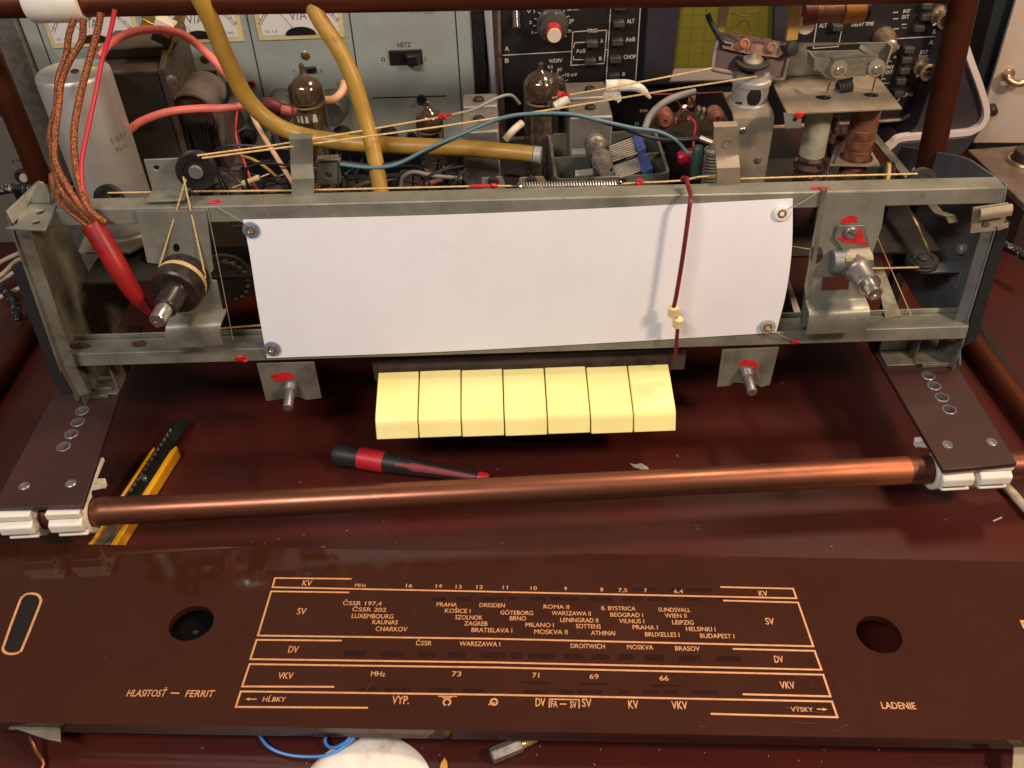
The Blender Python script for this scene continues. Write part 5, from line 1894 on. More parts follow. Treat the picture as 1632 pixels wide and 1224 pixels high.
# red tubing
sl_ = [fp(146, 357, .007), fp(168, 392, .010), fp(190, 430, .012), (fp(214, 468, .011)), fp(240, 500, .008)]
b = B()
b.tube(sl_, [.0060, .0058, .0056, .0046, .0020], 20, 8, caps=False)
rt = single('red_tubing', b, MT['redsleeve'], 'bright red tubing gathering the braided leads, tapering towards the black spindle', 'tubing')
so = rt.modifiers.new('wall', 'SOLIDIFY')
so.thickness, so.offset = .0007, -1
# pink wires
wire('pink_wire', 'pink wire arching over the transformer behind the top pipe', 'wire', 'pink', [(160, 90, .515), (172, 72, .520), (200, 55, .530), (240, 47, .535), (290, 55, .535), (330, 85, .530), (362, 120, .525), (385, 150, .52)], .0024, 'pink wires')
wire('pink_wire', 'pink wire running straight across in front of the transformer', 'wire', 'pink', [(205, 208, .515), (228, 192, .515), (270, 178, .515), (320, 173, .517), (352, 173, .518), (396, 168, .520)], .0024, 'pink wires')
wire('pink_wire', 'short pink wire entering the yellow tubing behind the tallest tube', 'wire', 'pink', [(440, 172, .555), (455, 176, .55), (472, 180, .55)], .0030, 'pink wires')
b = B()
b.lathe(at(418, 164, Y=.552), at(450, 176, Y=.552) - at(418, 164, Y=.552), [(0, .0040), (.004, .0052), (.010, .0050), (.0125, .004)], 18)
single('maroon_plug', b, MT['maroon'], 'maroon plug on the yellow tubing left of the tallest tube', 'plug')
wire('peach_wire', 'peach coloured wire looping out behind the tallest tube', 'wire', 'peach_wire', [(516, 160, .56), (532, 158, .56), (545, 146, .565), (549, 130, .57)], .0026)
wire('peach_wire', 'thin peach wire slanting down behind the left S-shaped tab', 'wire', 'peach_wire', [(400, 170, .52), (405, 190, .515), (425, 225, .505), (452, 268, .49), (470, 296, .48)], .0015)
wire('white_wire', 'short white wire curving between the middle can and the marked tube', 'wire', 'white_wire', [(806, 222, .53), (818, 208, .53), (832, 196, .535)], .0024)
wire('black_wire', 'thin black wire dangling beside the bell cover', 'wire', 'black_wire', [(362, 130, .56), (364, 150, .56), (356, 170, .56)], .0014)
wire('red_wire', 'thin red wire dropping behind the cord near the left tab', 'wire', 'redwire', [(378, 178, .55), (376, 215, .54), (390, 260, .53), (402, 290, .52), (420, 315, .50)], .0008)
wire('yellow_wire', 'thin yellow wire curving below the cord left of the S-shaped tab', 'wire', 'woodyel', [(385, 248, .53), (405, 255, .52), (425, 268, .51), (445, 285, .50)], .0009)
wire('grey_wire', 'thin grey looped wire between the lower yellow tubing and middle can', 'wire', 'grey_wire', [(638, 300, .50), (642, 282, .50), (660, 274, .50), (690, 280, .50), (735, 284, .505)], .0012)
# blue and black pair
wire('blue_wire', 'light blue wire bridging the chassis from the spring clip to the right tab', 'wire', 'blue_wire', [(542, 262, .465), (590, 267, .465), (632, 262, .466), (680, 238, .468), (740, 212, .470), (800, 188, .475), (850, 181, .478), (910, 182, .478), (960, 193, .478), (1010, 204, .478), (1050, 210, .478), (1078, 224, .478), (1096, 244, .478), (1112, 250, .478)], .00105)
wire('black_wire', 'black wire running beside the light blue wire to the right tab', 'wire', 'black_wire', [(542, 259, .468), (600, 264, .468), (650, 254, .470), (700, 231, .471), (760, 203, .473), (812, 186, .478), (870, 182, .481), (930, 186, .481), (985, 202, .481), (1040, 220, .481), (1085, 223, .478), (1118, 220, .474)], .0012)
wire('copper_wire_end', 'bare copper wire end soldered near the coil spring at right', 'wire', 'solder', [(1116, 220, .474), (1126, 224, .472), (1136, 228, .470)], .0016)
wire('grey_sleeve', 'grey braided sleeve curving up from the tuning capacitor to the coil board', 'sleeve', 'grey_wire', [(1028, 204, .535), (1036, 185, .538), (1052, 168, .54), (1075, 155, .542), (1108, 146, .545)], .0022)
wire('bare_wire', 'thin brown wire stretched above the coil board', 'wire', 'maroon', [(1040, 150, .545), (1090, 150, .545), (1152, 147, .545)], .0005)
wire('coil_lead', 'thin twisted dark red lead dropping over the coil board', 'wire', 'redwire', [(1098, 185, .545), (1108, 198, .54), (1106, 220, .52), (1104, 245, .49)], .0007)
# drive cord
DC = 'cream drive cord runs'
def cord(lab, pts, r=.00052):
    b = B()
    b.tube([p if isinstance(p, Vector) else at(*p[:2], Y=p[2]) for p in pts], r, 8, 2, smooth=False)
    return single('drive_cord', b, MT['cream'], lab, 'drive cord', DC)


cord('upper cream cord from the bracket pulley to the red knot left of the middle can', [(314, 248, .437), (440, 231, .455), (580, 208, .475), (705, 186, .490), (740, 178, .495)])
cord('lower long cream cord from the bracket pulley up to the bright cup', [(322, 252, .437), (500, 229, .452), (700, 202, .468), (870, 176, .482), (1050, 146, .496), (1206, 122, .508)])
cord('short cream cord from the second red knot up to the brown tray', [(880, 156, .500), (960, 142, .505), (1040, 127, .510), (1138, 108, .517)])
cord('cream cord along the top rail left of the spring, with a red tip', [(172, 307.5, .448), (320, 305, .447), (470, 303.5, .446), (640, 299.5, .446), (790, 296, .446), (815, 296.5, .446)])
cord('cream cord along the top rail from the spring to the pointer', [(990, 293, .446), (1022, 291, .446), (1060, 289.5, .446), (1090, 287.5, .445), (1112, 282, .445), (1140, 280, .445)])
cord('cream cord along the top rail from the right tab to the far right pulley', [(1178, 285, .446), (1300, 281, .446), (1462, 277, .446)])
cord('cream cord dropping from the bracket pulley to the left side of the black spindle', [at(296, 286, Y=.434), kc + ka * .0036 + Vector((-.0139, 0, .002))])
cord('cream cord dropping from the bracket pulley to the right side of the black spindle', [at(286, 282, Y=.434) + Vector((.002, 0, 0)), kc + ka * .0036 + Vector((.0139, 0, .002))])
cord('cream cord slanting from the top rail down to the flat pulley at right', [(1440, 318, .455), (1462, 358, .44), at(1481, 402, Z=.112)])
cord('cream cord running level from the tuning spindle to the flat pulley', [fp(1379, 428, .008), at(1465, 426, Z=.110)])
cord('thin cord slanting down inside the right end of the chassis', [(1398, 378, .45), (1425, 440, .44), (1452, 502, .43)], .00028)
cord('faint cord crossing the gap left of the tuning spindle', [(1258, 392, .45), (1282, 396, .45), (1300, 398, .45)], .0004)
cord('low cord visible in the gap left of the white sheet, near the bottom rail', [(350, 524, .445), (420, 518, .447)], .0006)
# spring
b = B()
s0_, s1_ = at(826, 296.5, Y=.446), at(984, 293.5, Y=.446)
b.coil(s0_, s1_, .0019, .00044, 36, seg=5, per=10)
b.tube([at(814, 297, Y=.446), at(820, 297, Y=.446), s0_], .0004, 6, smooth=False)
b.tube([s1_ + Vector((0, 0, .001)), at(990, 290, Y=.446), at(994, 294, Y=.446), at(989, 297.5, Y=.446), at(985, 295, Y=.446)], .0004, 6)
single('tension_spring', b, MT['chrome'], 'long thin steel tension spring along the top rail above the white sheet', 'spring')
for lab, u, v, y, s in (('red lacquered knot on the cord right of the tension spring', 1020, 290.5, .445, .0025), ('red lacquered knot on the upper cord beside the small tube', 706, 184, .490, .0026),
                        ('red lacquered knot on the cord before the marked tube', 893, 152, .500, .0028), ('red lacquered tip on the cord left of the tension spring', 762, 297, .445, .0008)):
    b = B()
    if s < .001:
        b.tube([at(748, 297.2, Y=.4455), at(778, 296.4, Y=.4455)], .0010, 8, smooth=False)
        b.blob(at(786, 296.5, Y=.445), (.0024, .0012, .0014), 2, .3)
    else:
        for k in range(3):
            rr = random.Random(int(u) + k)
            b.blob(at(u + rr.uniform(-3, 3), v + rr.uniform(-2, 2), Y=y - .001), (s * .7, s * .6, s * .6), k + int(u), .35)
        if u < 900:
            b.tube([at(u, v, Y=y - .001), at(u + 14, v - 2, Y=y - .001)], .0008, 6, smooth=False)
    single('cord_knot', b, MT['lacquer'], lab, 'knot', 'red knots on the cord')
# bent wire links and torn tape
wire('bent_wire', 'dark bent wire from the middle can to the marked tube', 'wire', 'grey_wire', [(738, 180, .50), (760, 172, .505), (795, 155, .515), (815, 152, .52), (828, 165, .525)], .0009)
b = B()
pts = [at(u, v, Y=.530) for u, v in [(966, 138), (1000, 136), (1022, 142), (1036, 156)]]
b.tube(pts, [.0040, .0034, .0026, .0010], 14, 5)
for k in range(16):
    rr = random.Random(k)
    u = rr.uniform(964, 986)
    b.blob(at(u, rr.uniform(138, 156), Y=.528), (.0020, .0010, .0026), k, .5, 1)
single('torn_tape', b, MT['rag'], 'torn white tape wrapped round a wire right of the dusty can', 'tape', ang=.4)
b = B()
b.tube([at(886, 170, Y=.527), at(898, 162, Y=.527), at(906, 158, Y=.527)], .0030, 12)
single('white_sleeve', b, MT['rag'], 'short white sleeve left of the dusty screening can', 'sleeve')

# ================================================================== things on the desk
# utility knife under the pipe
kf = thing('utility_knife', 'yellow snap-off utility knife lying under the copper pipe at left', 'utility knife')
KZ = .0
D0 = at(166, 868, Z=.006)
D1 = at(294, 670, Z=.006)
dk = (D1 - D0).normalized()
dn = ZV.cross(dk)
def kp(s, t, z):
    return D0 + dk * s + dn * t * .76 + Vector((0, 0, z - .006))
KL = (D1 - D0).length
yl_ = at(280, 714, Z=.006)
ye = (yl_ - D0).dot(dk)
b = B()
for t0_, t1_, e in ((.0098, .0068, ye * .965), (-.0072, -.0122, ye * 1.0)):
    ang = [(-.008, .001), (-.008, .0075), (-.006, .0088), (e - .012, .0088), (e - .003, .0075), (e, .004), (e, .001)]
    sgn = 1 if t0_ > 0 else -1
    rows = []
    for s, z in ang:
        pass
    b.slab([kp(-.006, t0_, .0005), kp(e - .006, t0_, .0005), kp(e, (t0_ + t1_) / 2 if sgn < 0 else t0_ - .001, .0005), kp(e - .003, t1_, .0005), kp(-.006, t1_, .0005)], (0, 0, .0088))
b.slab([kp(-.006, .0098, .0004), kp(ye * .95, .0098, .0004), kp(ye * .95, -.0122, .0004), kp(-.006, -.0122, .0004)], (0, 0, .0022))
obj('grip', b, MT['knifeyel'], kf, bevel=.0012)
b = B()
b.slab([kp(.03, .0066, .0064), kp(KL - .004, .0066, .0064), kp(KL, .004, .0064), kp(KL, -.004, .0064), kp(KL - .004, -.0068, .0064), kp(.03, -.0068, .0064)], (0, 0, .0012))
b.slab([kp(.03, .0066, .0076), kp(KL - .004, .0066, .0076), kp(KL - .004, .0052, .0076), kp(.03, .0052, .0076)], (0, 0, .0010))
b.slab([kp(.03, -.0056, .0076), kp(KL - .004, -.0056, .0076), kp(KL - .004, -.0068, .0076), kp(.03, -.0068, .0076)], (0, 0, .0010))
obj('blade_channel', b, MT['black'], kf, bevel=.0003)
b = B()
for k in range(13):
    s = .040 + k * .0045
    b.slab([kp(s, .0052, .0076), kp(s + .0030, .0052, .0076), kp(s + .0016, .0036, .0076)], (0, 0, .0010))
obj('ratchet_teeth', b, MT['knifemetal'], kf)
b = B()
b.slab([kp(-.004, .0062, .0064), kp(.030, .0062, .0064), kp(.030, -.0066, .0064), kp(-.004, -.0066, .0064)], (0, 0, .0012))
b.slab([kp(-.004, -.0040, .0076), kp(.030, -.0040, .0076), kp(.030, -.0066, .0076), kp(-.004, -.0066, .0076)], (0, 0, .0016))
obj('slider', b, MT['knifemetal'], kf, bevel=.0003)
b = B()
b.slab([kp(-.013, .0095, .0005), kp(-.006, .0095, .0005), kp(-.006, -.0120, .0005), kp(-.011, -.0120, .0005), kp(-.016, -.004, .0005)], (0, 0, .0085))
obj('end_cap', b, MT['black'], kf, bevel=.0010)
b = B()
b.lathe(kp(.052, .001, .0076), ZV, [(0, .0022), (.0012, .0022), (.0018, .0012)], 20)
obj('rivet', b, MT['chrome'], kf)

# screwdriver
sd = thing('screwdriver', 'black and red soft-grip screwdriver lying behind the copper pipe', 'screwdriver')
s0_ = at(532, 723, Z=.0076)
s1_ = at(779, 764, Z=.0046)
d = (s1_ - s0_)
L = d.length
for nm, m_, pf in (('butt', 'drvblack', [(0, .0050), (.001, .0068), (.005, .0074), (.010, .0069), (L * .17, .0070)]),
                   ('red_collar', 'drvred', [(L * .17, .0070), (L * .28, .0070), (L * .335, .0069)]),
                   ('grip', 'drvblack', [(L * .335, .0066), (L * .45, .0060), (L * .60, .0050), (L * .80, .0042), (L * .935, .0039)]),
                   ('tip', 'drvred', [(L * .935, .0040), (L * .985, .0039), (L, .0030)])):
    b = B()
    b.lathe(s0_, d, pf, 28)
    obj(nm, b, MT[m_], sd)
b = B()
dn_ = d.normalized()
up_ = Vector((.10, -.72, .68))
up_ = (up_ - up_.dot(dn_) * dn_).normalized()
sd_ = dn_.cross(up_)
rows = []
for k in range(15):
    t = .42 + .50 * k / 14
    rad = .0063 - (t - .42) * .0050 + .00025
    wd_ = .0009 if t < .52 else (.0022 if t < .57 else (.0020 - (t - .57) * .003))
    if t > .9:
        wd_ *= .8
    c = s0_ + d * t
    rows.append([c + (up_ * math.cos(a_) + sd_ * math.sin(a_)) * rad for a_ in [(-1 + 2 * i / 6) * wd_ / rad * 1.2 for i in range(7)]])
b.grid(rows)
obj('grip_inlay', b, MT['drvdull'], sd)
# cotton pad
b = B()
pc = at(580, 1262, Z=.004)
rows = []
rg = random.Random(6)
for j in range(20):
    t = j / 19
    r_ = []
    for i in range(64):
        a_ = 2 * math.pi * i / 64
        rad = .0300 * (1 + .012 * math.sin(5 * a_) + .02 * math.sin(2 * a_ + 1))
        rr_ = rad * t
        z = .0062 * (1 - t ** 5) + .0008 * math.sin(7 * a_ * 1 + 9 * t) * t * (1 - t) + rg.uniform(-.0001, .0001)
        r_.append(Vector((pc.x + math.cos(a_) * rr_, pc.y + math.sin(a_) * rr_, .0006 + z)))
    rows.append(r_)
rows.append([Vector((p.x, p.y, .0002)) for p in rows[-1]])
b.grid(rows, closed_u=True)
single('cotton_pad', b, MT['cotton'], 'round white cotton pad with a tan stain at the bottom edge', 'cotton pad')
# bright blue wire
b = B()
b.tube([at(u, v, Z=z) for u, v, z in [(405, 1155, .003), (414, 1172, .003), (428, 1190, .003), (455, 1202, .002), (490, 1206, .002), (525, 1203, .004), (548, 1190, .006), (562, 1178, .008), (567, 1168, .008), (563, 1158, .007)]], .00075, 8)
b.tube([at(u, v, Z=z) for u, v, z in [(563, 1160, .009), (556, 1178, .009), (538, 1190, .006), (524, 1190, .004), (518, 1180, .004), (524, 1170, .005), (536, 1164, .006)]], .00075, 8)
single('blue_hookup_wire', b, MT['cyan_wire'], 'bright blue loose wire curling out from under the dial to the cotton pad', 'wire')
# screwdriver bit
bt = thing('driver_bit', 'short grey hexagonal screwdriver bit with a worn gold tip, in front of the dial', 'screwdriver bit')
p0, p1 = at(783, 1205, Z=.0034), at(860, 1174, Z=.0034)
d = p1 - p0
L = d.length
b = B()
b.lathe(p0, d, [(0, .0030), (.0006, .0036), (L * .60, .0036), (L * .63, .0028)], 6)
obj('hex_shank', b, MT['bit'], bt, ang=.3)
b = B()
b.lathe(p0, d, [(L * .62, .0027), (L * .70, .0022), (L * .84, .0022), (L * .92, .0019), (L, .0010)], 18)
obj('worn_tip', b, MT['bitgold'], bt)
b = B()
hx = d.normalized()
hu = Vector((0, -.6, .8))
hu = (hu - hu.dot(hx) * hx).normalized()
hs_ = hx.cross(hu)
for o_ in (-.0006, .0006):
    c = p0 + d * .33 + hu * .00365 + hx * o_
    b.box(c, (.00022, .0022, .0001), (hx, hs_, hu))
obj('engraved_mark', b, MT['ivory'], bt)
# ochre chip, flake, slivers
b = B()
b.slab([at(700, 1232, Z=.001), at(703, 1218, Z=.001), at(709, 1209, Z=.001), at(713, 1216, Z=.001), at(714, 1232, Z=.001)], (0, 0, .0016))
single('ochre_chip', b, MT['leaf'], 'pointed ochre chip at the bottom edge beside the cotton pad', 'chip', bevel=.0003)
b = B()
b.slab([at(u, v, Z=.0006) for u, v in [(1004, 739), (1012, 741), (1022, 739), (1032, 745), (1036, 752), (1030, 754), (1020, 748), (1010, 745)]], (0, 0, .0005))
single('grey_flake', b, MT['flake'], 'curled grey flake on the desk behind the copper pipe', 'flake')
b = B()
b.slab([at(u, v, Z=.0004) for u, v in [(1582, 830), (1596, 824), (1597, 826), (1583, 832)]], (0, 0, .0004))
single('pale_sliver', b, MT['wood'], 'tiny pale sliver on the desk below the right strap', 'sliver')
b = B()
rg = random.Random(17)
for k in range(70):
    u, v = rg.uniform(20, 1630), rg.choice([rg.uniform(590, 880), rg.uniform(760, 880), rg.uniform(1175, 1224)])
    p = at(u, v, Z=.0003)
    if p.y > .52 or (abs(p.x + .18) < .05 and v > 700 and u < 320):
        continue
    a_ = rg.uniform(0, 6.28)
    l_ = rg.choice([.0003, .0004, .0005, .0007, .0013])
    w_ = .0002
    e1, e2 = Vector((math.cos(a_), math.sin(a_), 0)), Vector((-math.sin(a_), math.cos(a_), 0))
    b.slab([p - e1 * l_, p + e2 * w_, p + e1 * l_, p - e2 * w_], (0, 0, .0002))
single('desk_crumbs', b, MT['flake'], 'pale dust crumbs and scrapings scattered over the red desk', 'crumbs', kind='stuff')
# copper hook wire lower left
b = B()
b.tube([at(48, 1172, Z=.010), at(57, 1195, Z=.006), at(68, 1212, Z=.003), at(68, 1222, Z=.002), at(58, 1236, Z=.002)], .0009, 8)
single('hook_wire', b, MT['hookwire'], 'bent copper wire hook under the tin tab at the lower left', 'wire')
# white wires and speckled sleeves on the left
def dwire(name, lab, cat, m_, pts, r, group=None):
    b = B()
    b.tube([at(u, v, Z=z) for u, v, z in pts], r, 10)
    return single(name, b, MT[m_], lab, cat, group)


for lab, pts in (('pale wire at the far left, uppermost of the bundle behind the side panel', [(-20, 428, .02), (0, 418, .02), (20, 408, .02), (45, 398, .02)]),
                 ('pale wire at the far left, middle of the bundle behind the side panel', [(-20, 452, .02), (5, 436, .02), (26, 416, .02), (48, 408, .02)]),
                 ('pale wire at the far left, third down in the bundle', [(-15, 456, .016), (6, 444, .016), (30, 430, .016), (50, 424, .016)]),
                 ('pale wire at the far left, lowest and apart from the bundle', [(-10, 480, .014), (10, 468, .014), (30, 460, .014), (50, 448, .014)])):
    dwire('white_wire', lab, 'wire', 'white_wire', pts, .0018, 'pale wires at the far left')
dwire('speckled_sleeve', 'black sleeve with white flecks crossing behind the left corner bracket', 'sleeve', 'speckled', [(-20, 308, .10), (20, 300, .10), (60, 302, .10), (100, 300, .10), (124, 296, .10)], .0036, 'black flecked sleeves')
dwire('speckled_sleeve', 'black sleeve with white flecks curling down beside the left felt strip', 'sleeve', 'speckled', [(-20, 450, .03), (0, 458, .03), (14, 470, .03), (24, 486, .025), (30, 508, .02)], .0036, 'black flecked sleeves')
dwire('speckled_sleeve', 'dark sleeve with pale flecks behind the right felt strip', 'sleeve', 'speckled', [(1580, 378, .03), (1600, 390, .03), (1640, 412, .03)], .0036, 'black flecked sleeves')
dwire('white_cable', 'flat pale cable on the desk at the right edge under the pipe', 'cable', 'white_wire', [(1598, 770, .004), (1612, 784, .004), (1628, 802, .004), (1650, 826, .004)], .0026)

# loose dark hook-up wire behind the rail
b = B()
rg = random.Random(41)
for k in range(34):
    u, v, y = rg.uniform(330, 870), rg.uniform(236, 300), rg.uniform(.49, .55)
    p = at(u, v, Y=y)
    if p.z < .116:
        continue
    pts = [Vector((p.x, y, .113))]
    for j in range(3):
        pts.append(p + Vector((rg.uniform(-.022, .022) * j, rg.uniform(-.01, .01), rg.uniform(-.012, .006))))
    pts.append(Vector((pts[-1].x + rg.uniform(-.01, .01), y + rg.uniform(-.01, .01), .113)))
    b.tube(pts, rg.uniform(.0005, .0009), 6, 5)
single('hookup_wires', b, MT['black_wire'], 'tangle of thin dark hook-up wires on the chassis deck behind the top rail', 'wires', kind='stuff')
for lab, u, v, y, m_, s_ in (('brown banded resistor lying on the deck right of the lower yellow tubing', 690, 290, .50, 'ceramic', 1), ('dusty resistor lying on the deck under the cord at left', 400, 288, .51, 'wood', 1), ('small dark resistor lying near the left spring clip', 575, 296, .50, 'bell', .9)):
    p = at(u, v, Y=y)
    p.z = max(p.z, .1165)
    b = B()
    d_ = Vector((1, .5, .15)).normalized()
    b.lathe(p - d_ * .006 * s_, d_, [(-.006, .0004), (0, .0004), (0, .0016), (.001, .0021), (.003, .0018), (.009, .0018), (.011, .0021), (.012, .0016), (.012, .0004), (.018, .0004)], 16)
    single('resistor', b, MT[m_], lab, 'resistor')
# ================================================================== mains power supply at the back
ps_ = thing('power_supply', 'grey-green bench power supply with three meters and a black NETZ switch', 'power supply')
YP = .630
pv = lambda u, v, dy=0: at(u, v, Y=YP - dy)
zb_, zt_ = pv(700, 228).z, pv(560, -60).z
xl, xr = pv(60, 100).x - .002, pv(757, 130).x
b = B()
b.bx(xl, xr, YP, YP + .20, zb_, zt_)
obj('front_panel', b, MT['panel'], ps_, bevel=.001)
b = B()
b.bx(xl - .020, xl - .0006, YP - .004, YP + .20, .0, zt_)
obj('side_cheek', b, MT['panelside'], ps_, bevel=.001)
b = B()
b.bx(xl - .034, xl - .0206, YP - .002, YP + .01, .0, zt_)
obj('side_trim', b, MT['zinc2'], ps_, bevel=.001)
b = B()
b.bx(xl, xr + .004, YP + .004, YP + .20, 0, zb_ - .0005)
obj('base', b, MT['blackmat'], ps_)
# black cheek at right
b = B()
b.bx(xr + .0005, xr + .0085, YP - .002, YP + .20, 0, zt_)
obj('side_cheek', b, MT['black'], ps_)
# grooves between modules
gx = []
for (u, v) in ((70, 70), (237, 60), (405, 80), (572, 130), (733, 130)):
    x = pv(u, v).x
    gx.append(x)
    b = B()
    b.bx(x - .00045, x + .00045, YP - .0002, YP + .001, zb_, zt_)
    obj('groove', b, MT['ink'], ps_)
fx_ = Vector((1, 0, 0))


def pw(bb, s, u0, u1, v, cap, plane=pv, dy=.0003, bold=.0):
    p0 = plane(u0, v, dy)
    p1 = plane(u1, v, dy)
    write(bb, s, Vector((p0.x, p0.y, p0.z)), fx_, ZV, p1.x - p0.x, mm(cap, p0) * 1.12, 0, bold)


ink = B()
gink = B()
W0 = gx[1] - gx[0]
for k, (x0, x1) in enumerate(((gx[0], gx[1]), (gx[1], gx[2]), (gx[2], gx[3]))):
    zbz = pv(480, 62).z
    b = B()
    fr0, fr1 = x0 + .0050, x1 - .0050
    b.bx(fr0, fr1, YP - .0010, YP + .001, zbz, zt_ - .002)
    mtr = obj('meter', b, MT['bezel'], ps_, bevel=.0004)
    b = B()
    b.bx(fr0 + .0035, fr1 - .0035, YP - .0013, YP - .0009, zbz + .0035, zt_ - .004)
    obj('dial_card', b, MT['meterface'], mtr)
    xm = (fr0 + fr1) / 2
    b = B()
    b.slab([Vector((xm + math.cos(math.pi * i / 16) * .0105, YP - .0014, zbz + .0036 + math.sin(math.pi * i / 16) * .0052)) for i in range(17)], (0, -.0010, 0))
    obj('pivot_cover', b, MT['black'], mtr)
    b = B()
    for r_ in (.030, .0315):
        line(b, [Vector((xm + math.cos(math.radians(a_)) * r_ * 1.0, YP - .0015, zbz - .004 + math.sin(math.radians(a_)) * r_)) for a_ in range(30, 151, 6)], .0004, (0, -1, 0))
    for a_ in range(32, 149, 8):
        line(b, [Vector((xm + math.cos(math.radians(a_)) * .030, YP - .0015, zbz - .004 + math.sin(math.radians(a_)) * .030)), Vector((xm + math.cos(math.radians(a_)) * .033, YP - .0015, zbz - .004 + math.sin(math.radians(a_)) * .033))], .0004, (0, -1, 0))
    write(b, 'V/A', Vector((xm - .006, YP - .0015, zbz + .0135)), fx_, ZV, .012, .0055)
    line(b, [Vector((xm - .004, YP - .0016, zbz + .007)), Vector((fr0 + .010, YP - .0016, zbz + .030))], .0004, (0, -1, 0))
    for xx in (fr0 + .006, fr1 - .014):
        write(b, '0,5 MΩ' if xx > xm else 'Kl 1,5', Vector((xx, YP - .0015, zbz + .0055)), fx_, ZV, .008, .0016)
    obj('scale_print', b, MT['greyink'], mtr)
    off = x0 - gx[2]
    U_ = lambda u, v, dy=0: pv(u, v, dy) + Vector((off, 0, 0))
    b = B()
    b.lathe(U_(487, 88), (0, -1, 0), [(0, .0031), (.0008, .0031), (.0012, .0024)], 20)
    b.box(U_(487, 88, .0013), (.0048, .0003, .0006), (Vector((.8, 0, .6)), ZV.cross(fx_), Vector((-.6, 0, .8))))
    obj('screw', b, MT['brass'], ps_)
    b = B()
    c = U_(493, 110)
    b.box(c + Vector((0, -.001, 0)), (.010, .003, .0036))
    b.box(c + Vector((-.0020, -.004, 0)), (.0030, .006, .0028))
    obj('range_switch', b, MT['black'], ps_, bevel=.0004)
    for (u, v, r_) in ((532, 165, .0105), (452, 163, .0098)):
        b = B()
        c = U_(u, v)
        b.lathe(c, (0, -1, 0), [(0, r_ * 1.08), (.006, r_ * 1.08), (.007, r_ * .98), (.017, r_ * .94), (.0185, r_ * .84), (.018, r_ * .1)], 36)
        obj('knob', b, MT['knobgreen'], ps_)
    for (u, v) in ((547, 212), (460, 212), (620, 212)) if k == 2 else ((547, 212), (460, 212)):
        b = B()
        c = U_(u, v)
        b.lathe(c, (0, -1, 0), [(0, .0062), (.008, .0058), (.0084, .0048), (.0084, .0030), (.002, .0028)], 30)
        for a_ in range(0, 360, 24):
            b.box(c + Vector((math.cos(math.radians(a_)) * .0058, -.0040, math.sin(math.radians(a_)) * .0058)), (.001, .007, .001))
        obj('terminal', b, MT['rubber'], ps_)
    for s, u0, u1, v, cap in (('V', 466, 471, 116, 5), ('A', 510, 515, 116, 5), ('GROB', 536, 553, 136, 5), ('FEIN', 428, 442, 162, 5), ('+', 443, 451, 217, 7), ('A', 525, 531, 199, 5), ('–', 565, 572, 212, 5)):
        p0, p1 = U_(u0, v, .0003), U_(u1, v, .0003)
        write(gink, s, p0, fx_, ZV, p1.x - p0.x, mm(cap, p0) * 1.1)
b = B()
b.lathe(pv(402, 133), (0, -1, 0), [(0, .0026), (.003, .0026), (.003, .0016), (.001, .0014)], 18)
obj('red_socket', b, MT['socketred'], ps_)
for (u, v) in ((656, 217), (672, 158)):
    b = B()
    b.lathe(pv(u, v), (0, -1, 0), [(0, .0036), (.002, .0034), (.0022, .0024), (.001, .002)], 20)
    obj('jack', b, MT['rubber'], ps_)
# NETZ module
c0_, c1__ = pv(622, 103), pv(672, 78)
b = B()
b.bx(c0_.x, c1__.x, YP - .0015, YP + .001, c0_.z, c1__.z)
sw_ = obj('mains_switch', b, MT['black'], ps_, bevel=.0004)
b = B()
b.slab([Vector((c0_.x + .011, YP - .0016, c0_.z + .001)), Vector((c0_.x + .013, YP - .008, c0_.z + .001)), Vector((c0_.x + .020, YP - .008, c0_.z + .001)), Vector((c1__.x - .0006, YP - .0016, c0_.z + .001))], (0, 0, c1__.z - c0_.z - .003))
obj('rocker', b, MT['black'], sw_, bevel=.0006)
pw(ink, 'NETZ', 634, 655, 75.5, 6.5)
pw(ink, '0', 608, 614, 98, 6)
pw(gink, 'I', 677.5, 679, 98, 7)
pw(gink, 'TYP 3225', 655, 693, 22.5, 5.5)
pw(gink, 'IA > 4A', 656, 682, 171, 5)
pw(gink, '–', 714, 721, 208, 6)
line(ink, [pv(595, 156, .0004), pv(710, 153, .0004)], .0009, (0, -1, 0))
b = B()
obj('lettering', ink, MT['ink'], ps_)
obj('lettering', gink, MT['greyink'], ps_)

# ================================================================== oscilloscope
os_ = thing('oscilloscope', 'black dual-channel oscilloscope with a green screen behind the chassis', 'oscilloscope')
YS = .640
sv = lambda u, v, dy=0: at(u, v, Y=YS - dy)
sx0 = sv(797, 60).x
cr0 = [(796, -60), (1555, -60), (1528, 0), (1497, 85), (1470, 158), (1458, 176), (1440, 187), (1415, 191), (1180, 205), (1000, 214), (806, 220)]
b = B()
b.slab([sv(u, v) for u, v in cr0], (0, .006, 0))
fpn = obj('front_panel', b, MT['scope'], os_, bevel=.0006)
b = B()
ins = [sv(u, v, -.0065) for u, v in cr0]
b.slab([p + Vector((0, 0, 0)) for p in ins], (0, .24, 0))
obj('case', b, MT['handle'], os_, bevel=.002)
b = B()
b.tube([sv(u, v, .0006) for u, v in [(1560, -60), (1529, 5), (1510, 55)]], .0017, 8, 2)
b.tube([sv(u, v, .0006) for u, v in [(1508, 60), (1496, 88), (1470, 160), (1458, 177), (1440, 188), (1415, 192), (1180, 206), (1000, 215), (806, 221)]], .0017, 8, 4)
b.tube([sv(u, v, .0006) for u, v in [(794, -20), (796, 85)]], .0015, 8, 2)
b.tube([sv(u, v, .0006) for u, v in [(796, 92), (801, 216)]], .0015, 8, 2)
obj('edge_trim', b, MT['trim'], os_)
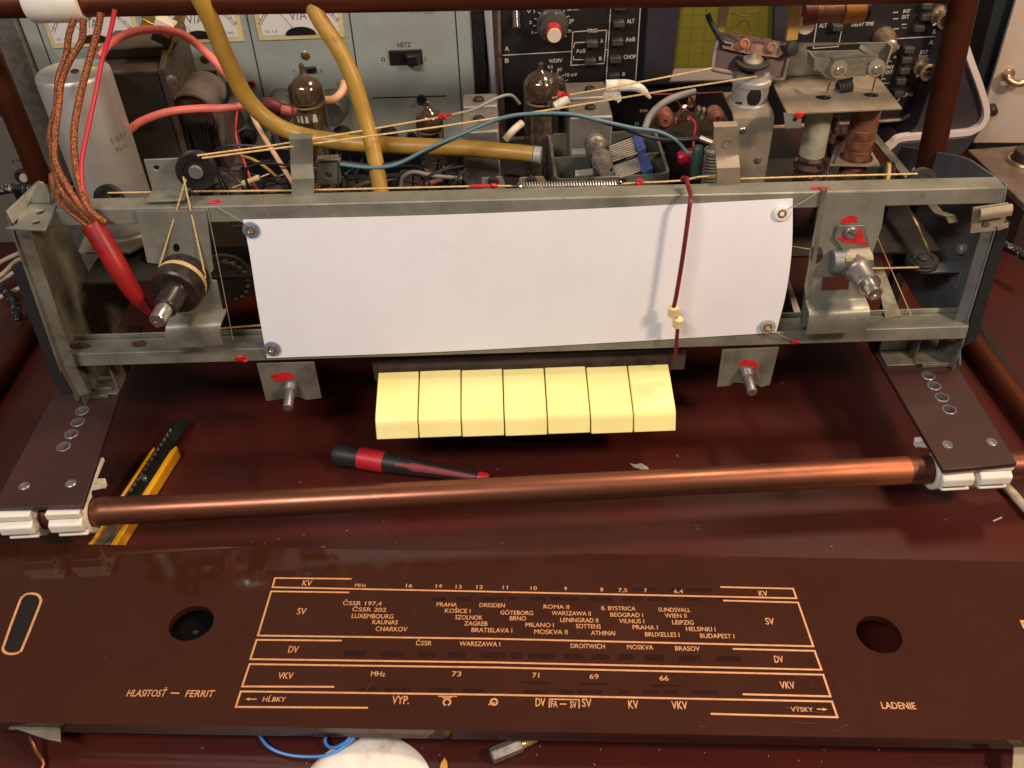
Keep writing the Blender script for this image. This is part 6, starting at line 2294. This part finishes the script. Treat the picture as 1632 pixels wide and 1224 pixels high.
# screen
b = B()
b.slab([sv(1034, -40), sv(1088, -40), sv(1070, 106), sv(1066, 130), sv(1022, 132)], (0, -.006, 0))
obj('screen_bezel', b, MT['scopebezel'], os_, bevel=.001)
b = B()
b.slab([sv(1232, -40), sv(1256, -40), sv(1246, 120), sv(1228, 120)], (0, -.006, 0))
bz = obj('screen_bezel', b, MT['scopebezel'], os_, bevel=.001)
b = B()
b.slab([sv(1073, 108, .0008), sv(1232, 104, .0008), sv(1233, 126, .009), sv(1066, 131, .009)], (0, .004, -.004))
obj('bezel_ledge', b, M('dim_ledge', (104, 92, 84), .5), os_, bevel=.001)
b = B()
b.slab([sv(1087, -40, .0008), sv(1232, -40, .0008), sv(1231, 104, .0008), sv(1072, 109, .0008)], (0, .0006, 0))
scr = obj('screen', b, MT['crt'], os_)
b = B()
for k in range(8):
    line(b, [sv(1088 + 20.5 * k, -20, .0010), sv(1074 + 22.5 * k, 108 - .6 * k, .0010)], .0004, (0, -1, 0))
for k in range(6):
    v = 4 + 20.5 * k
    line(b, [sv(1084 - .1 * v, v, .0010), sv(1232, v - 4, .0010)], .0004, (0, -1, 0))
obj('graticule', b, MT['graticule'], scr)
tx = B()


def sw2(s, u0, u1, v, cap, bold=.00008):
    p0, p1 = sv(u0, v, .0004), sv(u1, v - (u1 - u0) * .045, .0004)
    write(tx, s, p0, p1 - p0, ZV, (p1 - p0).length, mm(cap, p0) * 1.12, 0, bold)


def sl2(pts, w_=.0006):
    line(tx, [sv(u, v, .0004) for u, v in pts], w_, (0, -1, 0))


for s, u0, u1, v, cap in (('A', 805, 811, 81, 6), ('B', 805, 811, 100, 6), ('TRIG', 936, 952, 52, 5), ('ALT', 999, 1011, 37, 5.5), ('A±B', 997, 1012, 66, 5.5), ('CHOP', 994, 1013, 94, 5.5), ('B', 992, 996, 121, 5),
                          ('A', 957, 961, 68, 5), ('B', 955, 959, 96, 5), ('A±B', 918, 933, 84, 5), ('V/DIV', 875, 896, 100, 5), ('10 mV', 901, 920, 122, 4.5), ('V 1', 840, 852, 21, 4), ('50 mV', 904, 924, 17, 3.6), ('20', 907, 914, 35, 4), ('10', 903, 910, 52, 4), ('2', 844, 847, 38, 4), ('5', 847, 850, 54, 4), ('0.2', 873, 881, 109, 4), ('60', 888, 895, 113, 4), ('BEAM', 1020, 1032, 179, 4), ('X5', 1011, 1018, 200, 5),
                          ('ALT', 1305, 1317, 44, 5.5), ('DELAY TIME', 1357, 1392, 42, 5), ('INT', 1439, 1450, 21, 5), ('EXT', 1437, 1448, 30, 5), ('B', 1486, 1491, 54, 6.5), ('A', 1480, 1486, 71, 6.5), ('AUT', 1422, 1433, 79, 5),
                          ('EXT', 1466, 1478, 86, 5), ('TRIG', 1463, 1478, 94, 5), ('INT', 1413, 1424, 110, 5), ('EXT', 1411, 1422, 118, 5), ('LINE', 1438, 1454, 154, 5), ('+', 1423, 1428, 94, 5), ('~', 1437, 1444, 46, 3), ('~', 1410, 1417, 134, 3), ('TIME/DIV', 1350, 1370, 94, 4), ('TIME', 1492, 1504, 2, 4)):
    sw2(s, u0, u1, v, cap)
for pts in ([(802, 88), (912, 82)], [(937, 49), (913, 51), (910, 104), (963, 101), (967, 48), (953, 49)], [(942, 67), (916, 68), (914, 76)], [(914, 90), (914, 95), (930, 95)],
            [(974, 0), (966, 130)], [(1022, -10), (1013, 130)], [(966, 79), (969, 79)], [(1303, 28), (1296, 77), (1336, 74), (1341, 50)], [(1421, 62), (1492, 58)], [(1438, 39), (1444, 38.6)], [(1425, 46), (1432, 45.6)], [(1413, 98), (1420, 97.6)], [(1405, 126), (1411, 125.6)], [(1405, 133), (1411, 132.6)], [(1441, 5), (1448, 4.6)], [(1424, 30), (1431, 29.6)], [(1424, 20), (1431, 19.6)], [(1437, 143), (1435, 150), (1432, 160), (1415, 161)]):
    sl2(pts)
for (cu, cv, rr_) in ((880, 40, 27), (880, 140, 25)):
    for a_ in range(-40, 221, 22):
        c = sv(cu, cv, .0004)
        R0, R1 = mm(rr_, c), mm(rr_ + 2.4, c)
        dd = Vector((math.cos(math.radians(a_)), 0, math.sin(math.radians(a_))))
        line(tx, [c + dd * R0, c + dd * R1], .0006, (0, -1, 0))
obj('lettering', tx, MT['scopetext'], os_)
# buttons
def btn(u, v, w_=18, h_=10):
    p, q = sv(u - w_ / 2, v + h_ / 2), sv(u + w_ / 2, v - h_ / 2)
    b = B()
    b.bx(p.x, q.x, YS - .0062, YS, p.z, q.z)
    obj('push_button', b, MT['button'], os_, bevel=.0005)


for (u, v) in ((985, 35), (983, 64), (980, 92), (978, 119), (943, 67), (940, 95), (1332, 41), (1473, 6), (1472, 24), (1461, 42), (1445, 76), (1441, 92), (1438, 109), (1432, 126), (1428, 146), (987, 8)):
    btn(u, v)
# knobs
for kind, (u, v) in (('k', (880, 38)), ('k2', (880, 140))):
    c = sv(u, v)
    b = B()
    b.lathe(c, (0, -1, 0), [(0, .0112), (.004, .0112), (.005, .0098), (.013, .0092), (.014, .0060)], 40)
    kk = obj('knob', b, MT['knobgrey'], os_)
    b = B()
    b.lathe(c, (0, -1, 0), [(.013, .0056), (.024, .0052)], 30)
    obj('red_cap', b, MT['knobred'], kk)
    b = B()
    b.lathe(c, (0, -1, 0), [(.0238, .0049), (.0248, .0046)], 30)
    obj('cap_face', b, MT['ivory'], kk)
b = B()
c = sv(822, 20)
b.lathe(c, (0, -1, -.9), [(0, .0028), (.012, .0028), (.0125, .0024)], 18)
obj('lever', b, MT['knobgrey'], os_)
c = sv(1408, 60)
b = B()
b.lathe(c, (-.1, -1, 0), [(0, .0080), (.006, .0078), (.014, .0058), (.020, .0050), (.021, .003)], 30)
obj('knob', b, MT['bnc'], os_)
for (u, v) in ((1497, 30), (1470, 112)):
    c = sv(u, v - 6)
    b = B()
    b.lathe(c, (0, -1, 0), [(0, .0070), (.003, .0070), (.0034, .0056), (.010, .0056), (.0105, .0062), (.0125, .0062), (.013, .0050), (.013, .0042), (.006, .0040), (.006, .0012), (.011, .0010)], 32)
    obj('socket', b, MT['bnc'], os_)
    b = B()
    for sgn in (-1, 1):
        b.lathe(c + Vector((0, -.0075, 0)), (sgn * .8, 0, sgn * .6), [(.005, .0010), (.0078, .0010)], 10)
    obj('bayonet_lug', b, MT['bnc'], os_)
# left carrying arm and stand
b = B()
hv_ = lambda u, v, dy=0: at(u, v, Y=.625 - dy)
b.slab([hv_(766, -40), hv_(780, -40), hv_(791, 150), hv_(783, 150)], (0, .02, 0))
obj('carrying_arm', b, M('pale_blue_arm', (170, 172, 180), .45, .3), os_, bevel=.001)
st_ = thing('scope_stand', 'dark grey moulded stand with a pale edge beside the oscilloscope\'s right foot', 'stand')
YH = .618
hh = lambda u, v, dy=0: at(u, v, Y=YH - dy)
outl = [(1524, 14), (1531, 42), (1546, 92), (1560, 130), (1571, 165), (1572, 186), (1565, 200), (1552, 209), (1538, 213), (1490, 217), (1440, 222), (1462, 200), (1480, 150), (1500, 90)]
b = B()
b.slab([hh(u, v, -.004) for u, v in outl], (0, .05, 0))
obj('body', b, MT['handle'], st_, bevel=.001)
b = B()
b.slab([hh(1412, 246), hh(1437, 227), hh(1540, 218), hh(1566, 206), hh(1540, 240), hh(1500, 268), hh(1450, 290), hh(1442, 284)], (0, .04, 0))
q = hh(1490, 280)
b.bx(q.x - .01, q.x + .02, YH, YH + .04, 0, q.z + .004)
obj('foot', b, MT['handle'], st_, bevel=.001)
b = B()
rim = [hh(u, v, .0005) for u, v in [(1521, 6), (1529, 40), (1546, 92), (1560, 130), (1571, 165), (1573, 185), (1566, 200), (1553, 209), (1538, 213), (1490, 217), (1438, 222), (1424, 231), (1410, 243)]]
path = smoothpath(rim, 4)
rows = []
for i, p in enumerate(path):
    t_ = (path[min(i + 1, len(path) - 1)] - path[max(i - 1, 0)]).normalized()
    n = Vector((0, -1, 0)).cross(t_).normalized() * .0021
    rows.append([p - n, p + n, p + n + Vector((0, .006, 0)), p - n + Vector((0, .006, 0))])
V = b.grid(rows, closed_u=True)
b.face(V[0][::-1])
b.face(V[-1])
obj('pale_edge', b, MT['handlerim'], st_)

# ================================================================== beige instrument at the right edge
bi = thing('beige_instrument', 'beige front panel of an instrument with a bent handle at the right edge', 'instrument')
YB = .800
bv = lambda u, v, dy=0: at(u, v, Y=YB - dy)
p, q = bv(1548, 226), bv(1628, -10)
b = B()
b.slab([bv(1552, 228), bv(1632, -40), bv(1900, -40), bv(1800, 228)], (0, .004, 0))
obj('front_panel', b, MT['beige'], bi, bevel=.0006)
b = B()
b.slab([bv(1554, 228, -.0045), bv(1572, 160, -.0045), bv(1634, -40, -.0045), bv(1880, -40, -.0045), bv(1790, 228, -.0045)], (0, .22, 0))
obj('case', b, MT['teal'], bi)
b = B()
b.slab([bv(1556, 120, -.012), bv(1596, -40, -.012), bv(1631, -40, -.012), bv(1575, 150, -.012)], (0, .03, 0))
obj('side_band', b, MT['teal'], bi)
b = B()
b.lathe(bv(1606, 117), (0, -1, 0), [(0, .0054), (.003, .0054), (.004, .0040)], 24)
b.tube([bv(1606, 117, .003), bv(1606, 122, .012), bv(1612, 130, .016), bv(1625, 133, .018), bv(1645, 126, .018)], .0034, 14)
obj('handle', b, MT['bnc'], bi)
b = B()
b.lathe(bv(1580, 172), (-.3, -1, 0), [(0, .0046), (.010, .0046), (.012, .003)], 20)
obj('terminal', b, MT['darkbrown'], bi)
b = B()
b.bx(bv(1560, 228).x, bv(1790, 228).x, YB + .004, YB + .2, 0, bv(1600, 228).z - .0005)
obj('base', b, MT['teal'], bi)

# brown meter box in front of it
bb_ = thing('brown_box', 'brown metal box with a round ringed dial on top at the right edge', 'instrument box')
TB = .045
tv = lambda u, v: at(u, v, Z=TB)
cs = [tv(1542, 238), tv(1634, 326), tv(1634, 326) + Vector((.12, -.004, 0)), tv(1542, 238) + Vector((.14, .010, 0))]
b = B()
b.slab(cs, (0, 0, -.006))
obj('lid', b, MT['brownbox'], bb_, bevel=.0008)
b = B()
b.slab([c + Vector((.002 if i in (0, 1) else -.002, 0, -.0062)) for i, c in enumerate(cs)], (0, 0, -(TB - .0062)))
obj('body', b, MT['darkbrown'], bb_, bevel=.001)
c = tv(1634, 258)
b = B()
b.lathe(c, ZV, [(0, .0160), (.002, .0156), (.003, .0146), (.003, .0130), (.0012, .0126)], 40)
dl = obj('dial_ring', b, MT['bnc'], bb_)
b = B()
b.lathe(c, ZV, [(0.0008, .0122), (.010, .0112), (.011, .0100)], 36)
obj('knob', b, MT['darkbrown'], dl)
b = B()
p, q = tv(1590, 300), tv(1660, 300)
# pale panelled device at far left
lf = thing('pale_device', 'pale device panel with a round socket at the far left behind the post', 'device')
YL = .700
lv = lambda u, v, dy=0: at(u, v, Y=YL - dy)
b = B()
b.slab([lv(-90, 190), lv(10, 190), lv(46, 296), lv(46, 304), lv(-90, 310)], (0, .05, 0))
q = lv(-20, 310)
b.bx(q.x - .03, q.x + .02, YL + .004, YL + .05, 0, q.z + .001)
obj('panel', b, M('dim_beige', (122, 110, 100), .6), lf, bevel=.0006)
b = B()
b.lathe(lv(38, 280), (0, -1, 0), [(0, .0066), (.003, .0066), (.0036, .0052), (.002, .0040)], 28)
obj('socket_ring', b, MT['darkbrown'], lf)
b = B()
b.lathe(lv(40, 281), (0, -1, 0), [(.0018, .0036), (.0042, .0032)], 24)
obj('socket', b, MT['ivory'], lf)
b = B()
p0, p1 = lv(20, 262, .0004), lv(34, 257, .0004)
write(b, 'Л', p0, p1 - p0, ZV, .0028, .0034)
write(b, '1к', p0 + (p1 - p0) * .55, p1 - p0, ZV, .0042, .0034)
obj('lettering', b, MT['ink'], lf)
b = B()
b.bx(lv(-90, 190).x, lv(-2, 190).x, YL + .006, YL + .10, lv(0, 189).z, lv(0, 165).z)
obj('dark_top', b, MT['blackmat'], lf)
finish()
